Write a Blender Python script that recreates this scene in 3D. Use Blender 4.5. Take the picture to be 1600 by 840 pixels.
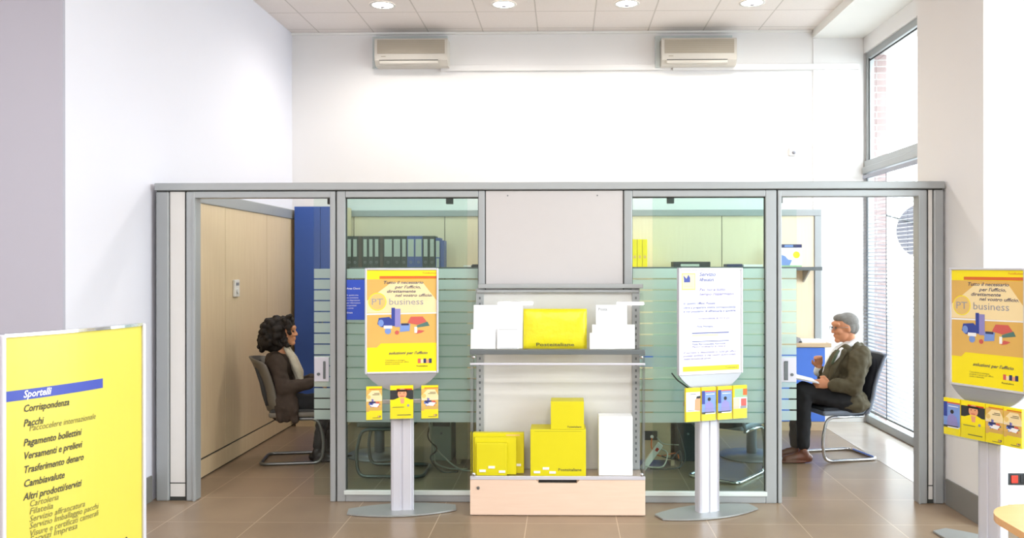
import bpy, bmesh, math, random
from mathutils import Vector, Matrix, Euler
random.seed(7)
PI = math.pi
for o in list(bpy.data.objects): bpy.data.objects.remove(o)
C = bpy.context.scene.collection

# ---------------------------------------------------------------- camera
F_, CXP, CYP, YAW, ROLL, H = 1331.4, 859.3, 415.0, .0173, .001, 1.70
cd = bpy.data.cameras.new('camera'); cam = bpy.data.objects.new('camera', cd); C.objects.link(cam)
cd.sensor_width = 36; cd.lens = 36 * F_ / 1600
cd.shift_x = -(CXP - 800) / 1600; cd.shift_y = -(420 - CYP) / 1600
cam.matrix_world = Matrix.Translation((0, 0, H)) @ Matrix.Rotation(YAW, 4, 'Z') @ Matrix.Rotation(PI / 2, 4, 'X') @ Matrix.Rotation(-ROLL, 4, 'Z')
cd.clip_start = .05; cd.clip_end = 200
bpy.context.scene.camera = cam

# ---------------------------------------------------------------- world, light, exposure
vs = bpy.context.scene.view_settings
vs.view_transform = 'Standard'; vs.look = 'None'; vs.gamma = 1; vs.use_curve_mapping = False
EXPOSURE, SKY, LAMP, SPOT = 0.62, 6.5, 12, 30
vs.exposure = EXPOSURE
wd = bpy.data.worlds.new('world'); bpy.context.scene.world = wd; wd.use_nodes = True
nt = wd.node_tree; nt.nodes.clear()
wo = nt.nodes.new('ShaderNodeOutputWorld'); wb = nt.nodes.new('ShaderNodeBackground')
tc = nt.nodes.new('ShaderNodeTexCoord'); sp = nt.nodes.new('ShaderNodeSeparateXYZ'); rp = nt.nodes.new('ShaderNodeValToRGB')
nt.links.new(tc.outputs['Generated'], sp.inputs[0]); nt.links.new(sp.outputs['Z'], rp.inputs[0])
rp.color_ramp.elements[0].position = 0; rp.color_ramp.elements[0].color = (.98, .98, 1, 1)
rp.color_ramp.elements[1].position = .7; rp.color_ramp.elements[1].color = (.86, .93, 1, 1)
nt.links.new(rp.outputs[0], wb.inputs[0]); wb.inputs[1].default_value = SKY
nt.links.new(wb.outputs[0], wo.inputs[0])
def portal(name, loc, rot, sx, sy):
    l = bpy.data.lights.new(name, 'AREA'); l.shape = 'RECTANGLE'; l.size = sx; l.size_y = sy
    l.cycles.is_portal = True
    o = bpy.data.objects.new(name, l); C.objects.link(o); o.location = loc; o.rotation_euler = rot
def hall_lamp(name, loc, e, col=(1, .985, .965), sx=.42, sy=.055):
    l = bpy.data.lights.new(name, 'AREA'); l.shape = 'RECTANGLE'; l.size = sx; l.size_y = sy; l.energy = e; l.color = col
    o = bpy.data.objects.new(name, l); C.objects.link(o); o.location = loc
WX = 3.25                                        # street wall, inner face
portal('window_portal', (WX + .12, 7.95, 2.03), (0, PI / 2, 0), 4.0, 2.6)
portal('window_portal', (WX + .12, 3.6, 2.03), (0, PI / 2, 0), 4.0, 3.4)
HALL_LAMPS = [(x, y) for x in (-3.5, -.6, .85) for y in (-1.5, .45, 2.4)]
for x, y in HALL_LAMPS:
    for d in (-.13, .13): hall_lamp('strip_light', (x, y + d, 4.16), LAMP * (1.7 if x < -3 else 1.1))

# ---------------------------------------------------------------- helpers
def ray(x, y):
    a = (x - CXP) / F_; b = (CYP - y) / F_
    a, b = a * math.cos(ROLL) - b * math.sin(ROLL), a * math.sin(ROLL) + b * math.cos(ROLL)
    c, s = math.cos(YAW), math.sin(YAW)
    return (-s + a * c, c + a * s, b)
def at(x, y, Y=None, X=None, Z=None):
    d = ray(x, y)
    t = Y / d[1] if Y is not None else X / d[0] if X is not None else (Z - H) / d[2]
    return Vector((d[0] * t, d[1] * t, H + d[2] * t))
def lin(c): c /= 255; return c / 12.92 if c <= .04045 else ((c + .055) / 1.055) ** 2.4
def col(rgb): return tuple(lin(c) for c in rgb) + (1,)
MATS = {}
def M(name, rgb, rough=.5, metal=0, var=.04, scale=6, bump=0, stretch=(1, 1, 1), coat=0, emit=0, spec=.5):
    m = bpy.data.materials.new(name); m.use_nodes = True; n = m.node_tree; b = n.nodes['Principled BSDF']
    b.inputs['Roughness'].default_value = rough; b.inputs['Metallic'].default_value = metal
    b.inputs['Specular IOR Level'].default_value = spec
    b.inputs['Coat Weight'].default_value = coat
    t = n.nodes.new('ShaderNodeTexCoord'); mp = n.nodes.new('ShaderNodeMapping'); mp.inputs['Scale'].default_value = stretch
    ns = n.nodes.new('ShaderNodeTexNoise'); ns.inputs['Scale'].default_value = scale; ns.inputs['Detail'].default_value = 4
    mx = n.nodes.new('ShaderNodeMix'); mx.data_type = 'RGBA'
    c = col(rgb); mx.inputs[6].default_value = tuple(v * (1 - var) for v in c[:3]) + (1,)
    mx.inputs[7].default_value = tuple(min(1, v * (1 + var)) for v in c[:3]) + (1,)
    n.links.new(t.outputs['Object'], mp.inputs[0]); n.links.new(mp.outputs[0], ns.inputs['Vector'])
    n.links.new(ns.outputs['Fac'], mx.inputs[0]); n.links.new(mx.outputs[2], b.inputs['Base Color'])
    if bump:
        bp = n.nodes.new('ShaderNodeBump'); bp.inputs['Strength'].default_value = bump; bp.inputs['Distance'].default_value = .01
        n.links.new(ns.outputs['Fac'], bp.inputs['Height']); n.links.new(bp.outputs[0], b.inputs['Normal'])
    if emit:
        b.inputs['Emission Color'].default_value = c; b.inputs['Emission Strength'].default_value = emit
    MATS[name] = m; return m
def wood(name, a, bcol, stretch=(9, 9, .5), rough=.45):
    m = M(name, a, rough); n = m.node_tree
    mx = [k for k in n.nodes if k.type == 'MIX'][0]; mx.inputs[6].default_value = col(a); mx.inputs[7].default_value = col(bcol)
    mp = [k for k in n.nodes if k.type == 'MAPPING'][0]; mp.inputs['Scale'].default_value = stretch
    return m
def tiles(name, tile, grout, size, off, mortar, rough, var=.06, rough_var=0, noise=3):
    m = bpy.data.materials.new(name); m.use_nodes = True; n = m.node_tree; b = n.nodes['Principled BSDF']
    t = n.nodes.new('ShaderNodeTexCoord'); mp = n.nodes.new('ShaderNodeMapping'); mp.inputs['Location'].default_value = (-off[0], -off[1], 0)
    br = n.nodes.new('ShaderNodeTexBrick'); br.offset = 0; br.squash = 1
    br.inputs['Scale'].default_value = 1; br.inputs['Brick Width'].default_value = size; br.inputs['Row Height'].default_value = size
    br.inputs['Mortar Size'].default_value = mortar; br.inputs['Mortar Smooth'].default_value = .1
    c = col(tile)
    br.inputs['Color1'].default_value = tuple(v * (1 - var) for v in c[:3]) + (1,); br.inputs['Color2'].default_value = tuple(v * (1 + var) for v in c[:3]) + (1,)
    br.inputs['Mortar'].default_value = col(grout)
    ns = n.nodes.new('ShaderNodeTexNoise'); ns.inputs['Scale'].default_value = noise; ns.inputs['Detail'].default_value = 6
    mx = n.nodes.new('ShaderNodeMix'); mx.data_type = 'RGBA'; mx.blend_type = 'OVERLAY'; mx.inputs[0].default_value = .18
    n.links.new(t.outputs['Object'], mp.inputs[0]); n.links.new(mp.outputs[0], br.inputs['Vector']); n.links.new(t.outputs['Object'], ns.inputs['Vector'])
    n.links.new(br.outputs['Color'], mx.inputs[6]); n.links.new(ns.outputs['Fac'], mx.inputs[7]); n.links.new(mx.outputs[2], b.inputs['Base Color'])
    b.inputs['Roughness'].default_value = rough
    bp = n.nodes.new('ShaderNodeBump'); bp.inputs['Strength'].default_value = .3; bp.inputs['Distance'].default_value = .002; bp.invert = True
    n.links.new(br.outputs['Fac'], bp.inputs['Height']); n.links.new(bp.outputs[0], b.inputs['Normal'])
    MATS[name] = m; return m
def glassy(name, tint, refl=.08, rough=.02):
    m = bpy.data.materials.new(name); m.use_nodes = True; n = m.node_tree; n.nodes.clear()
    o = n.nodes.new('ShaderNodeOutputMaterial'); tr = n.nodes.new('ShaderNodeBsdfTransparent'); tr.inputs[0].default_value = col(tint)
    g = n.nodes.new('ShaderNodeBsdfGlossy'); g.inputs['Roughness'].default_value = rough
    lw = n.nodes.new('ShaderNodeFresnel'); lw.inputs['IOR'].default_value = 1.5
    mx = n.nodes.new('ShaderNodeMixShader'); ge = n.nodes.new('ShaderNodeNewGeometry'); mu = n.nodes.new('ShaderNodeMath'); mu.operation = 'MULTIPLY_ADD'; mu.inputs[1].default_value = -1; mu.inputs[2].default_value = 1
    mm = n.nodes.new('ShaderNodeMath'); mm.operation = 'MULTIPLY'; n.links.new(ge.outputs['Backfacing'], mu.inputs[0]); n.links.new(mu.outputs[0], mm.inputs[0]); n.links.new(lw.outputs[0], mm.inputs[1])
    n.links.new(mm.outputs[0], mx.inputs[0]); n.links.new(tr.outputs[0], mx.inputs[1]); n.links.new(g.outputs[0], mx.inputs[2])
    n.links.new(mx.outputs[0], o.inputs[0]); MATS[name] = m; return m
def frosted(name, rgb, clear=.22):
    m = bpy.data.materials.new(name); m.use_nodes = True; n = m.node_tree; n.nodes.clear()
    o = n.nodes.new('ShaderNodeOutputMaterial'); tr = n.nodes.new('ShaderNodeBsdfTransparent'); tr.inputs[0].default_value = col(rgb)
    d = n.nodes.new('ShaderNodeBsdfDiffuse'); d.inputs[0].default_value = col(rgb); t = n.nodes.new('ShaderNodeBsdfTranslucent'); t.inputs[0].default_value = col(rgb)
    a = n.nodes.new('ShaderNodeMixShader'); a.inputs[0].default_value = .5; b = n.nodes.new('ShaderNodeMixShader'); b.inputs[0].default_value = clear
    n.links.new(d.outputs[0], a.inputs[1]); n.links.new(t.outputs[0], a.inputs[2]); n.links.new(a.outputs[0], b.inputs[1]); n.links.new(tr.outputs[0], b.inputs[2])
    n.links.new(b.outputs[0], o.inputs[0]); MATS[name] = m; return m

class MB:
    """collects geometry as plain lists; build() links it as one mesh object"""
    def __init__(s): s.v = []; s.f = []; s.mi = []; s.sm = []; s.mats = []; s.cur = 0; s.T = Matrix()
    def m(s, name):
        if name not in s.mats: s.mats.append(name)
        s.cur = s.mats.index(name); return s
    def add(s, vs_, fs, smooth=False):
        b = len(s.v); s.v += [s.T @ Vector(p) for p in vs_]
        for f in fs: s.f.append([b + i for i in f]); s.mi.append(s.cur); s.sm.append(smooth)
        return s
    def bm(s, b, smooth=False):
        b.verts.ensure_lookup_table(); b.verts.index_update()
        s.add([v.co.copy() for v in b.verts], [[v.index for v in f.verts] for f in b.faces], smooth); b.free(); return s
    def box(s, x0, x1, y0, y1, z0, z1, bev=0, seg=2):
        if bev:
            b = bmesh.new(); bmesh.ops.create_cube(b, size=1)
            for v in b.verts: v.co = Vector(((x0 + x1) / 2 + v.co.x * (x1 - x0), (y0 + y1) / 2 + v.co.y * (y1 - y0), (z0 + z1) / 2 + v.co.z * (z1 - z0)))
            bmesh.ops.bevel(b, geom=b.edges[:], offset=bev, segments=seg, affect='EDGES', profile=.5)
            return s.bm(b)
        return s.add([(x0, y0, z0), (x1, y0, z0), (x1, y1, z0), (x0, y1, z0), (x0, y0, z1), (x1, y0, z1), (x1, y1, z1), (x0, y1, z1)],
                     [(0, 3, 2, 1), (4, 5, 6, 7), (0, 1, 5, 4), (1, 2, 6, 5), (2, 3, 7, 6), (3, 0, 4, 7)])
    def cyl(s, p0, p1, r0, r1=None, n=20, smooth=True):
        return s.loft([p0, p1], [r0, r0 if r1 is None else r1], n, smooth)
    def loft(s, pts, rs, n=16, smooth=True, cap=True):
        pts = [Vector(p) for p in pts]; vv = []; ff = []
        t0 = (pts[1] - pts[0]).normalized(); u = t0.orthogonal().normalized()
        for i, p in enumerate(pts):
            a = pts[max(0, i - 1)]; b = pts[min(len(pts) - 1, i + 1)]; t = (b - a).normalized() if (b - a).length > 1e-9 else t0
            u = (u - t * u.dot(t)).normalized(); w = t.cross(u)
            for k in range(n): an = 2 * PI * k / n; vv.append(p + (u * math.cos(an) + w * math.sin(an)) * rs[i])
        for i in range(len(pts) - 1):
            for k in range(n): k2 = (k + 1) % n; ff.append((i * n + k, i * n + k2, (i + 1) * n + k2, (i + 1) * n + k))
        s.add(vv, ff, smooth)
        if cap:
            b = len(s.v) - len(vv); s.f.append([b + k for k in reversed(range(n))]); s.mi.append(s.cur); s.sm.append(False)
            e = b + (len(pts) - 1) * n; s.f.append([e + k for k in range(n)]); s.mi.append(s.cur); s.sm.append(False)
        return s
    def tube(s, pts, r, bend=.04, n=10):
        P = [Vector(p) for p in pts]; out = [P[0]]
        for i in range(1, len(P) - 1):
            a, b, c = P[i - 1], P[i], P[i + 1]; d = min(bend, (a - b).length * .48, (c - b).length * .48)
            p = b + (a - b).normalized() * d; q = b + (c - b).normalized() * d
            for k in range(6): t = k / 5; out.append(p * (1 - t) ** 2 + b * 2 * t * (1 - t) + q * t * t)
        out.append(P[-1]); return s.loft(out, [r] * len(out), n)
    def prism(s, poly, z0, z1, plane='xy', smooth=False):
        n = len(poly)
        def q(a, b, c): return {'xy': (a, b, c), 'xz': (a, c, b), 'yz': (c, a, b)}[plane]
        vv = [q(a, b, z0) for a, b in poly] + [q(a, b, z1) for a, b in poly]
        s.add(vv, [list(reversed(range(n))), [n + i for i in range(n)]])
        b = len(s.v) - 2 * n
        for i in range(n): j = (i + 1) % n; s.f.append([b + i, b + j, b + n + j, b + n + i]); s.mi.append(s.cur); s.sm.append(smooth)
        return s
    def disc(s, c, r, y, n=24, rx=None):       # a flat disc facing -y in the xz plane
        rx = rx or r
        return s.add([(c[0] + rx * math.cos(2 * PI * k / n), y, c[1] + r * math.sin(2 * PI * k / n)) for k in range(n)], [list(range(n))])
    def quad(s, x0, x1, z0, z1, y): return s.add([(x0, y, z0), (x1, y, z0), (x1, y, z1), (x0, y, z1)], [(0, 1, 2, 3)])
    def poly(s, pts, y): return s.add([(a, y, b) for a, b in pts], [list(range(len(pts)))])
    def ell(s, c, r, n=16, m=10, R=None):
        b = bmesh.new(); bmesh.ops.create_uvsphere(b, u_segments=n, v_segments=m, radius=1)
        R = R or Matrix.Identity(3)
        for v in b.verts: v.co = Vector(c) + R @ Vector((v.co.x * r[0], v.co.y * r[1], v.co.z * r[2]))
        return s.bm(b, True)
    def text(s, st, x, z, size, y, shear=0, bold=0, wmax=None, align='L', T=None):
        vv, ff = text_lists(st, shear, bold)
        if not vv: return s
        w = max(p[0] for p in vv); k = size; kx = size if not wmax else wmax / w
        ox = x - (w * kx if align == 'R' else w * kx / 2 if align == 'C' else 0)
        pts = [Vector((ox + p[0] * kx, y, z + p[1] * k)) for p in vv]
        if T: pts = [T(p) for p in pts]
        return s.add(pts, ff)
    def build(s, name, mat=None, parent=None, merge=False):
        me = bpy.data.meshes.new(name); me.from_pydata([tuple(p) for p in s.v], [], s.f)
        for mm in (s.mats if s.mats else [mat]): me.materials.append(MATS[mm])
        me.polygons.foreach_set('material_index', s.mi if s.mats else [0] * len(s.f)); me.polygons.foreach_set('use_smooth', s.sm)
        me.update()
        b = bmesh.new(); b.from_mesh(me); 
        if merge: bmesh.ops.remove_doubles(b, verts=b.verts, dist=1e-5)
        b.to_mesh(me); b.free()
        o = bpy.data.objects.new(name, me); C.objects.link(o)
        if parent: o.parent = parent
        return o
_TC = {}
def text_lists(st, shear, bold):
    k = (st, shear, bold)
    if k not in _TC:
        cu = bpy.data.curves.new('t', 'FONT'); cu.body = st; cu.size = 1; cu.shear = shear; cu.offset = bold; cu.resolution_u = 2; cu.fill_mode = 'FRONT'
        o = bpy.data.objects.new('t', cu); C.objects.link(o)
        me = bpy.data.meshes.new_from_object(o.evaluated_get(bpy.context.evaluated_depsgraph_get()))
        _TC[k] = ([tuple(v.co) for v in me.vertices], [list(p.vertices) for p in me.polygons])
        bpy.data.objects.remove(o); bpy.data.curves.remove(cu); bpy.data.meshes.remove(me)
    return _TC[k]
def thing(name, label, cat, loc=(0, 0, 0), rz=0, group=None):
    o = bpy.data.objects.new(name, None); C.objects.link(o); o.location = loc; o.rotation_euler = (0, 0, rz); o.empty_display_size = .1
    o['label'] = label; o['category'] = cat
    if group: o['group'] = group
    return o
def tag(o, label, cat, group=None):
    o['label'] = label; o['category'] = cat
    if group: o['group'] = group
    return o
def struct(name, mb, mat=None, label=None):
    o = mb.build(name, mat); o['kind'] = 'structure'
    if label: o['label'] = label
    return o
def copy_tree(o, parent=None):
    c = o.copy(); C.objects.link(c)
    if parent: c.parent = parent
    for ch in list(o.children): copy_tree(ch, c)
    return c

# ---------------------------------------------------------------- materials
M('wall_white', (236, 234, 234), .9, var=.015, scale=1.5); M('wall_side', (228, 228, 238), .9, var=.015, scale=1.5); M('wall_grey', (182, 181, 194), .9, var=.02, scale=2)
M('soffit', (240, 239, 236), .9, var=.01)
tiles('ceiling_tile', (238, 230, 226), (206, 198, 192), .6, (-2.69, 8.576), .007, .9, .015, noise=60)
tiles('floor_tile', (146, 125, 103), (188, 168, 145), .6, (-2.654, 5.626), .003, .3, .05)
M('stone', (196, 186, 176), .22, var=.12, scale=5); M('baseboard', (128, 126, 122), .45, var=.06, scale=8)
M('alu', (164, 168, 170), .42, .25, var=.02); M('alu_dark', (104, 110, 112), .5, .3, var=.02); M('gasket', (52, 54, 52), .7)
M('alu_stand', (164, 165, 172), .35, .55, var=.02); M('alu_light', (206, 206, 216), .32, .3, var=.02); M('base_plate', (168, 171, 170), .38, .4, var=.03, scale=20)
M('chrome', (205, 207, 210), .14, 1, var=.01); M('steel', (150, 152, 155), .3, 1, var=.02)
M('panel_grey', (198, 194, 194), .6, var=.015, scale=12); M('panel_white', (216, 214, 211), .5, var=.02)
wood('panel_wood', (230, 210, 176), (216, 192, 156)); wood('drawer_wood', (232, 206, 186), (222, 192, 170), (.7, 9, 9)); wood('desk_wood', (214, 190, 158), (200, 172, 138), (.6, 8, 8))
wood('table_wood', (216, 170, 120), (204, 154, 102), (.6, 8, 8), .3)
M('blue', (58, 94, 176), .5, var=.03); M('blue_bright', (46, 82, 200), .5); wood('panel_pale', (244, 228, 200), (232, 214, 184)); M('film_clear', (214, 222, 218), .4); M('clamp', (92, 94, 94), .5); M('blue_door', (72, 118, 214), .5); M('sign_far', (78, 76, 82), .8, spec=.1); M('black', (22, 22, 24), .5); M('dark', (44, 46, 48), .6)
M('white', (240, 240, 242), .5, var=.01); M('paper', (247, 246, 247), .7, var=.02, scale=15); M('white_plastic', (232, 230, 226), .4, var=.01)
M('yellow', (246, 226, 14), .45, var=.01); M('yellow_box', (214, 202, 6), .5, var=.025, scale=8); M('yellow_pad', (240, 226, 6), .3, var=.06, scale=14, bump=.8)
M('yellow_sign', (206, 194, 74), .35, var=.02, scale=4); M('ink', (60, 58, 50), .6); M('ink_soft', (112, 108, 60), .6); M('poster_blue', (48, 66, 150), .5)
M('orange', (214, 104, 40), .5); M('tan', (226, 190, 116), .5, var=.05, scale=10); M('cream', (240, 218, 168), .5, var=.04, scale=10); M('sand', (220, 176, 92), .5, var=.05, scale=10)
M('rose', (206, 92, 84), .5); M('teal', (84, 120, 112), .5); M('bar_blue', (52, 68, 164), .4); M('ink_violet', (92, 84, 160), .6); M('sky_blue', (120, 150, 214), .5, var=.1, scale=20); M('navy', (44, 50, 96), .5); M('skin_print', (226, 158, 118), .5)
M('grey_print', (150, 150, 160), .5); M('lilac_print', (142, 136, 196), .5); M('peach_print', (240, 196, 176), .5); M('green_print', (150, 190, 150), .5); M('red', (206, 50, 24), .4)
M('ac_body', (208, 202, 193), .45, var=.015); M('ac_grille', (170, 160, 144), .5, var=.02); M('ac_rib', (180, 170, 156), .5); M('ac_plate', (196, 204, 204), .6)
M('binder_green', (44, 60, 46), .5, var=.1, scale=20); M('binder_blue', (66, 90, 158), .45, var=.05); M('binder_brown', (74, 64, 44), .5); M('spine_label', (196, 204, 196), .6, var=.05, scale=30)
M('tube_grey', (120, 122, 122), .3, .7, var=.02); M('seat_fabric', (66, 66, 66), .9, var=.15, scale=80); M('shell_grey', (118, 112, 102), .5, var=.03); M('shell_blue', (122, 130, 144), .4, .2, var=.03); M('mesh_dark', (42, 46, 54), .8, var=.1, scale=60)
M('skin', (222, 160, 122), .5, var=.05, scale=12, spec=.35); M('skin_man', (214, 148, 112), .5, var=.06, scale=12, spec=.35); M('hair_grey', (128, 124, 120), .7, var=.35, scale=50, stretch=(1, 1, 3)); M('hair_dark', (34, 27, 24), .7, var=.3, scale=60)
M('jacket_olive', (84, 76, 56), .85, var=.12, scale=30, bump=.2); M('jacket_brown', (64, 52, 44), .85, var=.14, scale=30, bump=.2); M('trousers', (26, 26, 30), .85, var=.1, scale=30); M('shirt', (232, 232, 236), .7); M('blouse', (196, 190, 172), .7, var=.25, scale=40)
M('tie', (72, 84, 62), .6, var=.3, scale=80); M('shoe_brown', (104, 60, 42), .35, var=.1); M('shoe_black', (24, 22, 24), .4); M('eye_dark', (34, 24, 20), .2); M('lips', (168, 92, 78), .5)
M('brick', (196, 140, 124), .9, var=.1, scale=6); M('pavement', (150, 148, 146), .9, var=.08); M('sign_grey', (140, 142, 158), .6); M('plaster_out', (205, 198, 190), .9)
M('lamp_glow', (255, 250, 240), .4, emit=6); M('tube_glow', (255, 252, 246), .4, emit=14); M('reflector', (235, 235, 235), .12, .9); M('slat', (150, 152, 164), .4, .1, var=.01); M('cord', (88, 100, 112), .7); M('cable_dark', (60, 64, 60), .6); M('cable_pale', (196, 196, 184), .6); M('tower_pale', (176, 186, 176), .5, var=.04)
glassy('glass', (238, 249, 246)); glassy('glass_door', (244, 251, 249)); glassy('acrylic', (252, 253, 253)); glassy('window_glass', (245, 250, 250))
frosted('frost', (214, 232, 226), .3)
# brick pattern for the street pier
n = MATS['brick'].node_tree; b_ = n.nodes['Principled BSDF']; br = n.nodes.new('ShaderNodeTexBrick'); t_ = n.nodes.new('ShaderNodeTexCoord'); mp_ = n.nodes.new('ShaderNodeMapping'); mp_.inputs['Rotation'].default_value = (PI / 2, 0, 0)
br.inputs['Scale'].default_value = 1; br.inputs['Brick Width'].default_value = .25; br.inputs['Row Height'].default_value = .07; br.inputs['Mortar Size'].default_value = .006
br.inputs['Color1'].default_value = col((158, 138, 136)); br.inputs['Color2'].default_value = col((148, 126, 124)); br.inputs['Mortar'].default_value = col((174, 168, 166))
n.links.new(t_.outputs['Object'], mp_.inputs[0]); n.links.new(mp_.outputs[0], br.inputs['Vector']); n.links.new(br.outputs['Color'], b_.inputs['Base Color'])

# ================================================================ SETTING
LX, RX, YB, ZC = -3.0, 2.72, 9.33, 4.26          # left wall, right pier face, back wall, ceiling
struct('floor', MB().box(-6.2, WX + .35, -3, YB + .2, -.12, 0), 'floor_tile')
struct('trim_1', MB().box(RX + .012, WX - .005, 6.62, YB - .002, 0, .002), 'stone', 'pale polished stone strip along the foot of the window')
struct('ceiling', MB().box(-6.2, 2.70, -3, YB, ZC, ZC + .12), 'ceiling_tile')
s_ = MB().box(2.70, WX + .35, -3, YB, 4.17, ZC + .12); struct('trim_2', s_, 'soffit', 'white dropped soffit above the window')
struct('trim_3', MB().box(-6.2, 2.69, YB - .03, YB, ZC - .025, ZC - .002), 'soffit')
struct('wall_back', MB().box(-3.2, WX + .235, YB, YB + .2, 0, ZC + .1), 'wall_white')
struct('trim_4', MB().box(2.705, WX - .001, YB - .012, YB, 0, 4.17), 'wall_white')
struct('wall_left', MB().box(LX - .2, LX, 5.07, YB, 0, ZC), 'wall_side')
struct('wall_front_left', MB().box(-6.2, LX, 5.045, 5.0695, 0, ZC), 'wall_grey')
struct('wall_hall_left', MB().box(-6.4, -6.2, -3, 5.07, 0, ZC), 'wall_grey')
struct('wall_hall_rear', MB().box(-6.4, WX + .35, -3.2, -3, 0, ZC), 'wall_white')
struct('wall_pier', MB().box(RX, WX + .35, 5.58, 6.62, 0, 4.17), 'wall_white')
rw = MB().box(WX, WX + .3, -3, 1.9, 0, ZC).box(WX, WX + .3, 5.3, 5.58, 0, ZC).box(WX, WX + .3, 1.9, 5.3, 4.0, ZC).box(WX, WX + .3, 6.62, YB, 4.0, ZC)
struct('wall_right', rw, 'wall_white')
bb = .185
struct('baseboard_left', MB().box(LX, LX + .014, 5.07, 6.12, 0, bb, .003), 'baseboard')
struct('baseboard_front_left', MB().box(-6.2, LX + .012, 5.03, 5.045, 0, bb, .003), 'baseboard')
struct('baseboard_right', MB().box(RX - .014, RX, 5.58, 6.11, 0, bb, .003), 'baseboard')
struct('baseboard_front_right', MB().box(RX - .014, WX, 5.566, 5.58, 0, .15, .003), 'baseboard')

# street windows
def window(name, y0, y1, transom=True):
    r = bpy.data.objects.new(name, None); C.objects.link(r); r.location = (WX, (y0 + y1) / 2, 0); r['kind'] = 'structure'; r['label'] = 'tall grey metal framed shop window' 
    T = Matrix.Translation((-WX, -(y0 + y1) / 2, 0))
    a, b = WX + .02, WX + .09
    m = MB(); m.T = T
    m.box(a, b, y0, y0 + .06, 0, 4.0, .006).box(a, b, y1 - .06, y1, 0, 4.0, .006).box(a, b, y0 + .06, y1 - .06, 3.93, 4.0, .006).box(a - .0, b, y0 + .06, y1 - .06, 0, .085, .006)
    m.build('window_frame', 'alu', r)
    m = MB(); m.T = T; m.box(a - .045, b, y0 - .0, y1 - .001, 2.69, 2.76, .006).box(a - .02, b, y0 + .0, y1, 2.76, 2.83, .006); m.build('transom', 'alu', r)
    m = MB(); m.T = T; m.box(b - .02, b - .012, y0 + .05, y1 - .05, .08, 2.7); m.build('pane', 'window_glass', r)
    m = MB(); m.T = T; m.box(b - .02, b - .012, y0 + .05, y1 - .05, 2.8, 3.94); m.build('pane', 'window_glass', r)
    m = MB(); m.T = T; m.box(a + .012, a + .02, y1 - .075, y1 - .06, 2.83, 3.93).box(a + .012, a + .02, y0 + .06, y1 - .06, 3.9, 3.915); m.build('seal', 'gasket', r)
    return r
window('window_1', 6.62, YB - .02); window('window_2', 1.9, 5.3)
# venetian blind
bl = thing('venetian_blind', 'white horizontal slat blind covering the lower window beside the seated man', 'blind', (WX - .02, 7.97, 0))
m = MB(); z = .2
while z < 2.62:
    m.add([(-.018, -1.3, z - .004), (.018, -1.3, z + .004), (.018, 1.27, z + .004), (-.018, 1.27, z - .004), (-.018, -1.3, z - .0025), (.018, -1.3, z + .0055), (.018, 1.27, z + .0055), (-.018, 1.27, z - .0025)],
          [(0, 1, 2, 3), (4, 7, 6, 5), (0, 3, 7, 4), (1, 5, 6, 2)]); z += .038
m.build('slats', 'slat', bl)
MB().box(-.016, .016, -1.3, 1.28, 2.63, 2.67, .003).build('head_rail', 'slat', bl)
MB().box(-.014, .014, -1.3, 1.27, .155, .172, .003).build('bottom_rail', 'alu_dark', bl)
for y in (-1.1, -.2, .6, 1.15): MB().box(-.016, -.0145, y - .011, y + .011, .17, 2.63).build('ladder_tape', 'cord', bl)

# things in the street
struct('ground', MB().box(WX + .35, 22, -6, 30, -.15, -.03), 'pavement')
struct('wall_street_pier', MB().box(WX + .1, WX + .235, YB - .05, YB - .001, 0, 3.98), 'brick', 'red brick pier of the facade just outside the window')
rs = thing('road_sign', 'round grey sign on a bracket seen through the blind', 'sign', (at(1442, 362, Y=13.1).x, 13.1, -.03))
MB().cyl((0, 0, 0), (0, 0, 3.4), .035).build('pole', 'sign_grey', rs)
p = MB(); p.T = Matrix.Translation((0, -.05, at(1442, 362, Y=13.1).z + .03)) ; p.cyl((0, -.01, 0), (0, .01, 0), .42, n=40); p.build('sign_disc', 'sign_far', rs)
MB().cyl((-.62, -.08, 2.50), (.1, -.08, 2.30), .014).build('bracket', 'dark', rs)

# ================================================================ GLASS PARTITION
YP = 6.12; Y1 = 6.22
gp = thing('glass_partition', 'grey aluminium office partition with glazed panes spanning the room', 'partition', (-.12, YP, 0))
T = Matrix.Translation((.12, -YP, 0))
def gpart(name, mat, f, label=None):
    m = MB(); m.T = T; f(m); o = m.build(name, mat, gp)
    if label: o['label'] = label
    return o
gpart('top_rail', 'alu', lambda m: m.box(-2.965, 2.705, YP - .015, Y1 + .015, 2.247, 2.30, .006))
gpart('rail_seam', 'gasket', lambda m: m.box(-2.955, 2.695, YP + .004, Y1, 2.240, 2.247))
# end posts: outer post, white infill, inner post with door jamb
for sgn, x0, x1, x2, x3, x4 in ((1, -2.962, -2.868, -2.748, -2.742, -2.672), (-1, 2.703, 2.632, 2.592, 2.586, 2.522)):
    a, b = sorted((x0, x1)); gpart('post', 'alu', lambda m: m.box(a, b, YP, Y1, 0, 2.24, .01))
    a1, b1 = sorted((x1, x2)); gpart('infill_panel', 'panel_white', lambda m: m.box(a1 + .006, b1 - .006, YP + .014, Y1 - .01, .03, 2.24).m('panel_white'))
    gpart('infill_seam', 'gasket', lambda m: m.box(a1, b1, YP + .02, Y1 - .02, .0, 2.24).box(a1 + .004, b1 - .004, YP + .0125, YP + .014, .125, .132))
    a2, b2 = sorted((x3, x4)); gpart('door_jamb', 'alu', lambda m: m.box(a2, b2, YP, Y1, 0, 2.24, .01).box(a2 + (.0 if sgn < 0 else .05), b2 - (.05 if sgn < 0 else .0), YP - .008, YP, 0, 2.19, .003))
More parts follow.
